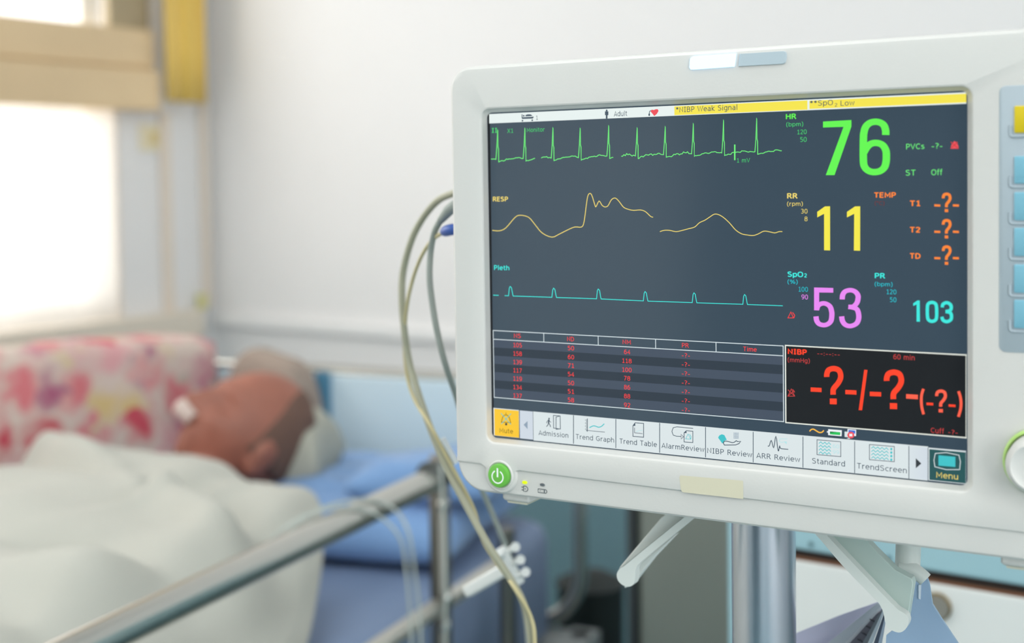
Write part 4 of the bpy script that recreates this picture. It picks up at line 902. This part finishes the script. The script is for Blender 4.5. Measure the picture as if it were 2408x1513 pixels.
# head board: rounded tube hoop with a panel
HU, H0, H1, HZ0, HZ1, HR = 0.635, 0.055, 0.955, 0.56, 0.99, 0.10
def hoop(v0, v1, z0, z1, r, u, n=8):
    out = []
    for (cv, cz_, a0) in ((v0 + r, z0 + r, 180), (v1 - r, z0 + r, 270), (v1 - r, z1 - r, 0), (v0 + r, z1 - r, 90)):
        for k in range(n + 1):
            a = math.radians(a0 + 90*k/n); out.append(BD(u, cv + r*math.cos(a), cz_ + r*math.sin(a)))
    return out
hp = hoop(H0, H1, HZ0, HZ1, HR, HU)
hb = obj('headboard_frame', MB().tube(hp, 0.013, 16, closed=True), chrome, bed)
obj('headboard_panel', MB().loops([hoop(H0 + 0.16, H1 - 0.012, 0.80, HZ1 - 0.002, 0.05, HU - 0.02), hoop(H0 + 0.16, H1 - 0.012, 0.80, HZ1 - 0.002, 0.05, HU + 0.008)]), pale_blue, bed, bevel=0.003)
cpn = hit(750, 905, BD(HU - 0.04, 0), U); vv = (cpn - B00).dot(W_)
obj('panel_clasp', bbox(MB(), HU - 0.032, HU - 0.02, vv - 0.016, vv + 0.016, 0.84, HZ1 + 0.004), mat('teal_plastic', rgb(86, 142, 172), 0.5), bed, bevel=0.004, smooth=False, label='teal upright strip')
obj('bed_frame', bbox(bbox(bbox(MB(), FOOT, HU, 0.02, 0.07, 0.50, 0.56), FOOT, HU, 0.89, 0.94, 0.50, 0.56), FOOT, HU, 0.0701, 0.8899, 0.53, 0.555), mat('grey_enamel', rgb(150, 156, 156), 0.5), bed, smooth=False)
for (u, v) in ((FOOT + 0.05, 0.045), (FOOT + 0.05, 0.915), (HU - 0.03, 0.045), (HU - 0.03, 0.915)):
    lg = obj('bed_leg', MB().tube([BD(u, v, 0.085), BD(u, v, 0.56)], 0.018, 16), chrome, bed)
    obj('caster', MB().lathe(BD(u, v - 0.014, 0.0425), W_, [(0.03, 0), (0.042, 0.004), (0.042, 0.024), (0.03, 0.028)], 20), mat('dark_rubber', rgb(50, 52, 54), 0.6), lg)
mb = MB()
def mring(d, z, u1=0.60):
    out = []
    for (cu, cv, a0) in ((u1 - 0.07, 0.92 - 0.07, 0), (FOOT + 0.09, 0.92 - 0.07, 90), (FOOT + 0.09, 0.08 + 0.07, 180), (u1 - 0.07, 0.08 + 0.07, 270)):
        for k in range(7):
            a = math.radians(a0 + 15*k); out.append(BD(cu + (0.07 - d)*math.cos(a), cv + (0.07 - d)*math.sin(a), z))
    return out
mb.loops([mring(0.02, 0.5605), mring(0.0, 0.58), mring(0.0, 0.735), mring(0.008, 0.755), mring(0.03, 0.765)])
o = tag(obj('mattress', mb, slate_cloth, bevel=0.0, angle=60), 'grey-blue mattress on the hospital bed under the blue pillow', 'mattress')

# soft shapes -----------------------------------------------------
def pillow(name, cu, cv, z0, lu, lv, h, m, label, cat, rot=0.0, tilt=0.0, seed=0, wr=0.012, pw=0.42):
    mb = MB(); n = 26
    top, bot = [], []
    cr, sr = math.cos(rot), math.sin(rot)
    for i in range(n + 1):
        rt, rb = [], []
        for j in range(n + 1):
            a = -1 + 2*i/n; b = -1 + 2*j/n
            k = max(0, (1 - a**4)) ** pw * max(0, (1 - b**4)) ** pw
            pin = 1 - 0.07 * (1 - abs(a)) * abs(b)**3 - 0.07 * (1 - abs(b)) * abs(a)**3
            x = a * lu/2 * pin; y = b * lv/2 * pin
            u = cu + x*cr - y*sr; v = cv + x*sr + y*cr
            q = noise.noise(V((u*9, v*9, seed))) + 0.6 * noise.noise(V((u*22, v*14, seed + 4)))
            zt = z0 + h*(0.35 + 0.65*k) + wr*q*k + tilt*x
            zb = z0 + h*0.35*(1 - k) + tilt*x
            rt.append(BD(u, v, zt if 0 < i < n and 0 < j < n else (zt + zb)/2)); rb.append(BD(u, v, zb))
        top.append(rt); bot.append(rb)
    vs = [p for r in top for p in r]; N = n + 1
    fs_ = [(i*N + j, i*N + j + 1, (i+1)*N + j + 1, (i+1)*N + j) for i in range(n) for j in range(n)]
    o_ = len(vs); vs2 = [p for r in bot for p in r]; idx = {}
    for i in range(N):
        for j in range(N):
            if i in (0, n) or j in (0, n): idx[(i, j)] = i*N + j
            else: idx[(i, j)] = o_; vs.append(bot[i][j]); o_ += 1
    fs_ += [(idx[(i, j)], idx[(i+1, j)], idx[(i+1, j+1)], idx[(i, j+1)]) for i in range(n) for j in range(n)]
    mb.add(vs, fs_)
    return tag(obj(name, mb, m, subsurf=1, angle=180), label, cat)
pillow('blue_pillow', 0.37, 0.40, 0.766, 0.40, 0.60, 0.105, blue_cloth, 'large rumpled blue pillow on the mattress behind the chrome rail', 'pillow', rot=0.1, seed=2, wr=0.022)
pillow('blue_cushion', 0.38, 0.20, 0.845, 0.30, 0.24, 0.07, blue_cloth, 'smaller light blue cushion on the near end of the large blue pillow', 'pillow', rot=0.25, tilt=-0.1, seed=8, wr=0.02)
cream2 = mat('cream_pillow_cloth', rgb(182, 182, 168), 0.9)

# head frame ------------------------------------------------------
hz = V((0.70, 0.32, 0.60)).normalized()
hy = V((-0.58, -0.46, 0.70)); hy = (hy - hz*hy.dot(hz)).normalized(); hx = hy.cross(hz)
hc = at(580, 1028, 2.06)
def HD(x, y, z): return hc + hx*x + hy*y + hz*z
hcu, hcv = (hc - B00).dot(U), (hc - B00).dot(W_)
# cream pillow under the back of the head
pc = at(655, 1058, 2.13); pu, pv = (pc - B00).dot(U), (pc - B00).dot(W_)
pillow('cream_pillow', pu, pv, pc.z - 0.055, 0.19, 0.19, 0.12, cream2, 'small cream pillow under the back of the patient\'s head', 'pillow', rot=0.3, seed=5, wr=0.008)

def person():
    bm = bmesh.new()
    def ell(c, rx, ry, rz, fx, fy, fz, f=None, seg=40):
        r = bmesh.ops.create_uvsphere(bm, u_segments=seg, v_segments=seg // 2 + 4, radius=1)
        for v in r['verts']:
            p = v.co.copy()
            q = V((p.x*rx, p.y*ry, p.z*rz))
            if f: q = f(p, q)
            v.co = c + fx*q.x + fy*q.y + fz*q.z
    def g3(q, c, s): return math.exp(-((q.x-c[0])**2/s[0]**2 + (q.y-c[1])**2/s[1]**2 + (q.z-c[2])**2/s[2]**2))
    def face(p, q):
        # skull: narrower jaw, flatter face; nose, brows, sockets, cheeks, lips, chin pushed along the face normal
        if q.z < 0: q.x *= 1 - 0.42*(-q.z/0.115)**1.4; 
        if q.y < 0 and q.z < -0.01: q.y *= 1 - 0.55*min(1, (-q.z - 0.01)/0.08)
        if q.y > 0:
            d = 0.0
            d += 0.030*g3(q, (0, 0.09, -0.030), (0.013, 0.06, 0.016)) + 0.016*g3(q, (0, 0.09, -0.005), (0.010, 0.06, 0.022))
            for s in (-1, 1):
                d -= 0.021*g3(q, (s*0.033, 0.08, 0.006), (0.018, 0.06, 0.013))
                d += 0.009*g3(q, (s*0.032, 0.08, 0.005), (0.010, 0.06, 0.006))
                d += 0.010*g3(q, (s*0.030, 0.08, 0.027), (0.022, 0.06, 0.008))
                d += 0.010*g3(q, (s*0.044, 0.07, -0.026), (0.018, 0.06, 0.016))
                d += 0.008*g3(q, (s*0.009, 0.08, -0.038), (0.007, 0.06, 0.007))
            d += 0.009*g3(q, (0, 0.08, -0.062), (0.022, 0.06, 0.006)) + 0.008*g3(q, (0, 0.08, -0.074), (0.018, 0.06, 0.006)) - 0.006*g3(q, (0, 0.08, -0.068), (0.022, 0.06, 0.003))
            d += 0.016*g3(q, (0, 0.07, -0.098), (0.022, 0.07, 0.014))
            q.y += d
        return q
    ell(hc, 0.078, 0.098, 0.116, hx, hy, hz, face, 72)
    for s in (-1, 1):
        ell(HD(s*0.079, -0.008, -0.012), 0.010, 0.018, 0.033, hx, hy, hz, None, 20)
        ell(HD(s*0.083, 0.003, -0.002), 0.008, 0.009, 0.022, hx, hy, hz, None, 16)
    # neck and body lying along the bed under the blanket
    nk = HD(0, -0.035, -0.085)
    body = [(nk, 0.055), (BD(0.05, 0.50, 0.875), 0.062), (BD(-0.06, 0.50, 0.858), 0.082), (BD(-0.25, 0.50, 0.862), 0.086), (BD(-0.45, 0.50, 0.862), 0.084), (BD(-0.65, 0.50, 0.856), 0.082)]
    P = smooth_path([b_[0] for b_ in body], 6); 
    for i, p in enumerate(P):
        t = i/6; k = min(int(t), len(body)-2); r = body[k][1] + (body[k+1][1]-body[k][1])*(t-k)
        wide = 1.0 if t < 1.2 else min(1.75, 1 + (t-1.2)*1.0)
        ell(p, r*wide, r, 0.06, W_, V((0,0,1)), U, None, 20)
    for s in (-1, 1):
        arm = smooth_path([BD(-0.02, 0.50 + s*0.17, 0.85), BD(-0.18, 0.50 + s*0.215, 0.84), BD(-0.34, 0.50 + s*0.225, 0.83), BD(-0.50, 0.50 + s*0.17, 0.86), BD(-0.60, 0.50 + s*0.10, 0.90)], 7)
        for i, p in enumerate(arm): ell(p, 0.052 - 0.022*i/len(arm), 0.05 - 0.022*i/len(arm), 0.03, W_, V((0,0,1)), U, None, 12)
        leg = smooth_path([BD(-0.66, 0.50 + s*0.09, 0.845), BD(-0.9, 0.50 + s*0.09, 0.85), BD(-1.12, 0.50 + s*0.085, 0.83), BD(-1.3, 0.50 + s*0.08, 0.815)], 7)
        for i, p in enumerate(leg): ell(p, 0.078 - 0.035*i/len(leg), 0.078 - 0.035*i/len(leg), 0.04, W_, V((0,0,1)), U, None, 12)
    me = D.meshes.new('person'); bm.to_mesh(me); bm.free()
    return me
pe_root = V((hc.x, hc.y, 0.80))
skin = mat('reddish_skin', rgb(168, 108, 90), 0.55, sss=0.1, mottle=0.22, mscale=14)
me = person(); me.transform(Matrix.Translation(-pe_root)); me.materials.append(skin)
per = D.objects.new('person', me); col.objects.link(per); per.location = pe_root; MW[per.name] = Matrix.Translation(pe_root)
rm_ = per.modifiers.new('remesh', 'REMESH'); rm_.mode = 'VOXEL'; rm_.voxel_size = 0.0042; rm_.use_smooth_shade = True
smd = per.modifiers.new('smooth', 'CORRECTIVE_SMOOTH'); smd.factor = 0.5; smd.iterations = 3; smd.use_only_smooth = True
tag(per, 'person with close-cropped hair lying on their back asleep under the cream blanket', 'person')
# short hair: a thin cap over the back of the skull
mb = MB(); rows = []
for i in range(14):
    th_ = math.radians(4 + i*7.2); row = []
    for j in range(33):
        ph = math.radians(-205 + 230*j/32)   # sides and back, open at the face
        x = math.sin(th_)*math.cos(ph); y = math.sin(th_)*math.sin(ph); z = math.cos(th_)
        if y > 0.25: y = 0.25 + (y - 0.25)*0.3
        q = noise.noise(V((x*9, y*9, z*9)))*0.0015
        row.append(HD(x*(0.0805 + q), y*(0.1005 + q) - 0.006, z*(0.1185 + q)))
    rows.append(row)
mb.loops(rows, closed=False, cap0=False, cap1=False)
ho = obj('hair', mb, mat('thin_grey_hair', rgb(118, 90, 78), 0.9, bump=0.3, bscale=180), per, angle=180, label='close-cropped brown-grey hair'); s_ = ho.modifiers.new('s', 'SOLIDIFY'); s_.thickness = 0.003
# nose dressing
dr = [HD(x, 0.098 + 0.016*math.exp(-(x/0.016)**2), z) for x, z in ((-0.026, -0.046), (0.026, -0.046), (0.030, -0.028), (-0.030, -0.028))]
mb = MB(); rows = []
for i in range(5):
    z = -0.060 + 0.008*i
    rows.append([HD((-0.02 + 0.004*j)*(1 - 0.08*(i-2)**2), 0.092 + 0.036*math.exp(-((-0.02 + 0.004*j)/0.016)**2) - 0.002*(i-2)**2, z) for j in range(11)])
mb.loops(rows, closed=False, cap0=False, cap1=False)
do = obj('nose_dressing', mb, mat('white_dressing', rgb(226, 206, 196), 0.8), per, angle=180, label='white dressing across the nose'); s_ = do.modifiers.new('s', 'SOLIDIFY'); s_.thickness = 0.003

# blanket ---------------------------------------------------------
def sstep(a, b, x):
    t = max(0.0, min(1.0, (x - a)/(b - a))); return t*t*(3 - 2*t)
def bl_h(u, v):
    body = sstep(0.07, 0.20, v) * (1 - sstep(0.70, 0.86, v))
    core = 0.168 + 0.022*math.exp(-((v - 0.5)/0.16)**2)
    z = 0.772 + body*core*(1 - 0.10*sstep(-0.3, -1.2, u))
    if v > 0.5: z = max(z, 0.80 - 0.03*sstep(0.88, 0.935, v))
    z += 0.010*noise.noise(V((u*5, v*7, 3))) + 0.010*noise.noise(V((u*11 + v*6, v*12, 7)))
    # long folds running down from the shoulder
    def rdg(c, ku, kv, wd): return math.exp(-((u*ku + v*kv - c)/wd)**2)
    z += body*(0.026*rdg(-0.30, 1, -0.5, 0.028) + 0.024*rdg(-0.36, 1, 0.3, 0.04) - 0.026*rdg(-0.185, 1, -0.25, 0.035) - 0.022*rdg(-0.30, 1, 0.1, 0.035)
               + 0.020*rdg(0.27, 0.35, 1, 0.016)*math.exp(-((u + 0.12)/0.09)**2) - 0.020*rdg(0.33, 0.2, 1, 0.03)*math.exp(-((u + 0.10)/0.10)**2)
               + 0.016*rdg(-0.62, 1, 0.15, 0.03) - 0.018*rdg(-0.54, 1, -0.2, 0.04))
    return max(z, 0.769)
def bl_edge(v):                              # head-side hem
    return -0.27 + 0.27*sstep(0.05, 0.19, v) + 0.07*sstep(0.2, 0.5, v) + 0.04*sstep(0.6, 0.9, v) + 0.008*math.sin(v*22)
rows = []; NV = 100
for i in range(130):
    t = (i/129)**1.3; row = []
    for j in range(NV + 1):
        s = j/NV
        if s < 0.8:
            v = 0.915 - (0.915 - 0.075)*s/0.8
            e = bl_edge(v); u = e + (FOOT + 0.04 - e)*t
            z = bl_h(u, v)
            if t < 0.03: z -= 0.010*(1 - t/0.03)
        else:
            k = (s - 0.8)/0.2; e = bl_edge(0.075) - 0.05*k; u = e + (FOOT + 0.04 - e)*t
            v = 0.075 - 0.022*math.sin(min(1, k*3)*math.pi/2) - 0.006*math.sin(u*26)*k
            z = bl_h(u, 0.075)*(1-min(1,k*3)) + 0.76*min(1,k*3) - 0.26*max(0, k - 0.12)
        row.append(BD(u, v, z))
    rows.append(row)
mb = MB().loops(rows, closed=False, cap0=False, cap1=False)
bo = obj('blanket', mb, cream_cloth, angle=180)
s_ = bo.modifiers.new('s', 'SOLIDIFY'); s_.thickness = 0.007; s_.offset = 1
tag(bo, 'cream white blanket covering the patient from chin to feet', 'blanket')

# floral quilt over the far rail ----------------------------------
fl = D.materials.new('floral_quilt_cloth'); fl.use_nodes = True; nt = fl.node_tree; b = nt.nodes['Principled BSDF']; b.inputs['Roughness'].default_value = 0.9
tc = nt.nodes.new('ShaderNodeTexCoord'); vo = nt.nodes.new('ShaderNodeTexVoronoi'); vo.inputs['Scale'].default_value = 15; vo.inputs['Randomness'].default_value = 0.9
nz = nt.nodes.new('ShaderNodeTexNoise'); nz.inputs['Scale'].default_value = 26; nz.inputs['Detail'].default_value = 2; nt.links.new(tc.outputs['Object'], nz.inputs['Vector'])
vm = nt.nodes.new('ShaderNodeVectorMath'); vm.operation = 'MULTIPLY_ADD'; vm.inputs[1].default_value = (0.075, 0.075, 0.075)
nt.links.new(nz.outputs['Color'], vm.inputs[0]); nt.links.new(tc.outputs['Object'], vm.inputs[2]); nt.links.new(vm.outputs[0], vo.inputs['Vector'])
r1 = nt.nodes.new('ShaderNodeValToRGB'); r1.color_ramp.interpolation = 'CONSTANT'
e = r1.color_ramp.elements; e[0].position = 0; e[0].color = (*rgb(222, 128, 134), 1); e[1].position = 0.2; e[1].color = (*rgb(208, 84, 98), 1)
for p_, c_ in ((0.34, (222, 196, 140)), (0.44, (204, 130, 148)), (0.58, (166, 158, 140)), (0.70, (226, 170, 172)), (0.86, (176, 100, 128))): q = e.new(p_); q.color = (*rgb(*c_), 1)
sep = nt.nodes.new('ShaderNodeSeparateColor'); nt.links.new(vo.outputs['Color'], sep.inputs[0]); nt.links.new(sep.outputs[0], r1.inputs[0])
r2 = nt.nodes.new('ShaderNodeValToRGB'); r2.color_ramp.elements[0].position = 0.3; r2.color_ramp.elements[1].position = 0.75; nt.links.new(vo.outputs['Distance'], r2.inputs[0])
mxr = nt.nodes.new('ShaderNodeMix'); mxr.data_type = 'RGBA'; nt.links.new(r2.outputs[0], mxr.inputs[0]); nt.links.new(r1.outputs[0], mxr.inputs[6]); mxr.inputs[7].default_value = (*rgb(222, 204, 192), 1)
nt.links.new(mxr.outputs[2], b.inputs['Base Color'])
rows = []
for i in range(60):
    u = -0.55 + 1.15*i/59; row = []; q_ = 0.125*(lambda t: t*t*(3 - 2*t))(max(0.0, min(1.0, (u - 0.05)/0.5)))
    top = 1.055 + 0.012*math.sin(u*7)
    for j in range(25):
        s = j/24
        if s < 0.55: z = 0.78 + (top - 0.78)*s/0.55; v = 0.935 - q_ - 0.03*(1 - s/0.55)**2 + 0.008*math.sin(u*38 + s*3)
        elif s < 0.65: a = (s - 0.55)/0.1*math.pi; z = top + 0.012*math.sin(a); v = 0.935 - q_ + (0.03 + q_/2)*(1 - math.cos(a))
        else: z = top - (top - 0.72)*(s - 0.65)/0.35; v = 0.995 + 0.008*math.sin(u*30)
        row.append(BD(u, v, z))
    rows.append(row)
bo = obj('floral_quilt', MB().loops(rows, closed=False, cap0=False, cap1=False), fl, angle=180)
s_ = bo.modifiers.new('s', 'SOLIDIFY'); s_.thickness = 0.01
tag(bo, 'pink and red floral quilt draped over the far bed rail below the window', 'quilt')
pillow('brown_shade_cushion', 0.575, 0.655, 0.768, 0.09, 0.21, 0.265, mat('taupe_shade', rgb(168, 152, 140), 0.9, mottle=0.1), 'soft taupe cushion at the far corner behind the patient\'s head', 'cushion', rot=-0.2, seed=11)  # added shape whose colour stands in for brown shade on the wall

# IV tubes laid over the rail
tb = mat('clear_drip_tube', rgb(196, 204, 198), 0.15, alpha=0.9)
def railp(u): return BD(u, -0.03, RZ)
a0 = -0.19
for k, (lab, du, lastx, rr) in enumerate((('left of the two thin drip tubes looped over the chrome rail', -0.02, 968, 0.0016), ('right of the two thin drip tubes looped over the chrome rail', 0.015, 990, 0.0017))):
    d = 1.46
    L = [BD(a0 - 0.13 + du, RV + 0.05, RZ - 0.02), BD(a0 - 0.09 + du, RV + 0.018, RZ + 0.0175), BD(a0 - 0.03 + du, RV - 0.004, RZ + 0.0195), BD(a0 + du + 0.01, RV - 0.022, RZ + 0.004)]
    L += [at(940 + 18*k, 1265 - 20*k, 1.43), at(956 + 20*k, 1350, 1.44), at(lastx - 4, 1440, 1.45), at(lastx, 1513, 1.45), at(lastx + 4, 1700, 1.46), at(lastx + 6, 1900, 1.47), at(lastx + 8, 2500, 1.48), at(lastx + 10, 3130, 1.48)]
    tag(obj('drip_tube', MB().tube(smooth_path(L, 7), rr, 10), tb), lab, 'tube')
tag(obj('drip_line', MB().tube([at(1036, 1090, 1.58), at(1045, 1250, 1.57), at(1047, 1400, 1.57), at(1048, 1560, 1.57), at(1048, 1900, 1.57), at(1050, 2960, 1.58)], 0.002, 10), tb), 'thin straight drip line hanging down the right side of the dark rail post', 'tube')

# ------------------------------------------------------------------ right-hand background
# bedside cabinet with teal rail and white drawer
cab_c = 1.12
def cabp(x, y): p = hit(x, y, N_BACK*cab_c, N_BACK); return p.dot(E_SIDE), p.z
ca0, _ = cabp(1713, 1400); ca1 = ca0 + 0.50
_, zr0 = cabp(1875, 1298); _, zr1 = cabp(1875, 1312); 
cab = thing('bedside_cabinet', 'teal bedside cabinet with a white drawer and round lock behind the stand', 'cabinet', RM((ca0+ca1)/2, cab_c + 0.2, 0), -RA)
tealc = mat('teal_enamel', rgb(158, 196, 206), 0.4, mottle=0.05, mscale=6)
zc_t = zr0 + 0.12; cd0 = cab_c; cd1 = cab_c + 0.42
mb = MB(); rbox(mb, ca0, ca0 + 0.018, cd0, cd1, 0.0, zc_t); rbox(mb, ca1 - 0.018, ca1, cd0, cd1, 0, zc_t); rbox(mb, ca0 + 0.0181, ca1 - 0.0181, cd1 - 0.015, cd1, 0.0, zc_t); rbox(mb, ca0 + 0.0181, ca1 - 0.0181, cd0 + 0.01, cd1 - 0.0151, 0.02, 0.04)
obj('carcass', mb, tealc, cab, smooth=False)
obj('top_panel', rbox(MB(), ca0 + 0.0001, ca1 - 0.0001, cd0 - 0.004, cd1, zc_t + 0.0005, zc_t + 0.02), tealc, cab, smooth=False, bevel=0.003)
obj('top_rail', rbox(MB(), ca0 + 0.0183, ca1 - 0.0183, cd0 - 0.001, cd0 + 0.02, zr0 + 0.002, zc_t), tealc, cab, smooth=False, bevel=0.003)
obj('drawer_gap', rbox(MB(), ca0 + 0.0183, ca1 - 0.0183, cd0 + 0.003, cd0 + 0.022, zr1 - 0.0019, zr0 + 0.0018), mat('dark_gap', rgb(38, 28, 22), 0.8), cab, smooth=False)
obj('worn_edge', rbox(MB(), ca0 + 0.0183, ca1 - 0.0183, cd0 - 0.001, cd0 + 0.0028, zr1 - 0.0018, zr1 + 0.0006), mat('brown_worn_wood', rgb(124, 84, 60), 0.7), cab, smooth=False, label='worn brown drawer top edge')
wd_m = mat('white_drawer_enamel', rgb(224, 228, 226), 0.4)
dw = obj('drawer', rbox(MB(), ca0 + 0.02, ca1 - 0.02, cd0 - 0.002, cd0 + 0.016, zr1 - 0.17, zr1 - 0.0022), wd_m, cab, smooth=False, bevel=0.002)
la, lz = cabp(2207, 1425)
lk = MB().lathe(RM(la, cd0 - 0.002, lz), -N_BACK, [(0.0125, 0), (0.0125, 0.003), (0.0115, 0.004), (0.0112, 0.003), (0.002, 0.003)], 32)
obj('lock', lk, mat('aged_brass', rgb(132, 118, 88), 0.4, 0.8), dw, label='round aged brass lock')
obj('lock_face', MB().lathe(RM(la, cd0 - 0.0052, lz), -N_BACK, [(0.0105, 0), (0.0105, 0.0008), (0.001, 0.0009)], 28), mat('dull_nickel', rgb(176, 170, 160), 0.4, 0.7), dw)
obj('keyhole', bar(MB(), RM(la - 0.004, cd0 - 0.0064, lz + 0.004), RM(la - 0.004, cd0 - 0.0064, lz - 0.0035), 0.0008, 0.002), mat('dark_gap', rgb(38, 28, 22), 0.8), dw, smooth=False)
obj('lower_door', rbox(MB(), ca0 + 0.02, ca1 - 0.02, cd0 - 0.002, cd0 + 0.016, 0.05, zr1 - 0.175), wd_m, cab, smooth=False, bevel=0.002)
for x, y in ((1908, 1280), (2091, 1312)):
    sa, sz = cabp(x, y); obj('screw', MB().lathe(RM(sa, cd0 - 0.001, sz), -N_BACK, [(0.0028, 0), (0.0024, 0.001), (0.0005, 0.0012)], 12), mat('dull_screw', rgb(110, 140, 150), 0.5, 0.5), cab)
# grey-olive locker further back
lp = at(1605, 1400, 1.75); la_ = lp.dot(E_SIDE); lb_ = lp.dot(N_BACK)
def lockp(x): p = hit(x, 1350, N_BACK*lb_, N_BACK); return p.dot(E_SIDE)
l0, l1 = lockp(1502), lockp(1760)
lock = thing('grey_locker', 'plain grey-olive locker standing between the bed and the bedside cabinet', 'locker', RM((l0+l1)/2, lb_ + 0.15, 0), -RA)
gol = mat('grey_olive_enamel', rgb(138, 144, 136), 0.6, mottle=0.05, mscale=3)
ltop = at(1600, 1120, 1.75).z
obj('locker_body', rbox(MB(), l0, l1, lb_, lb_ + 0.35, 0.0, ltop), gol, lock, smooth=False, bevel=0.003)
obj('locker_door', rbox(MB(), l0 + 0.012, l1 - 0.012, lb_ - 0.012, lb_ - 0.0005, 0.04, ltop - 0.02), gol, lock, smooth=False, bevel=0.002)
obj('locker_edge', rbox(MB(), l0 - 0.012, l0 - 0.0005, lb_ - 0.012, lb_ + 0.01, 0.0, ltop), mat('dark_grey_edge', rgb(66, 72, 74), 0.6), lock, smooth=False, label='dark grey edge strip')
# dark waste bin / equipment box on the floor beyond the headboard
bp = at(1390, 1440, 2.35)
bn = thing('dark_bin', 'dark grey-green bin on the floor between the bed head and the locker', 'bin', V((bp.x, bp.y, 0.0)))
obj('bin_body', MB().lathe(V((bp.x, bp.y, 0.0)), (0,0,1), [(0.045, 0.0), (0.05, 0.02), (0.062, bp.z + 0.05), (0.066, bp.z + 0.056), (0.03, bp.z + 0.075), (0.002, bp.z + 0.078)], 32), mat('dark_bin_plastic', rgb(42, 50, 50), 0.7), bn)
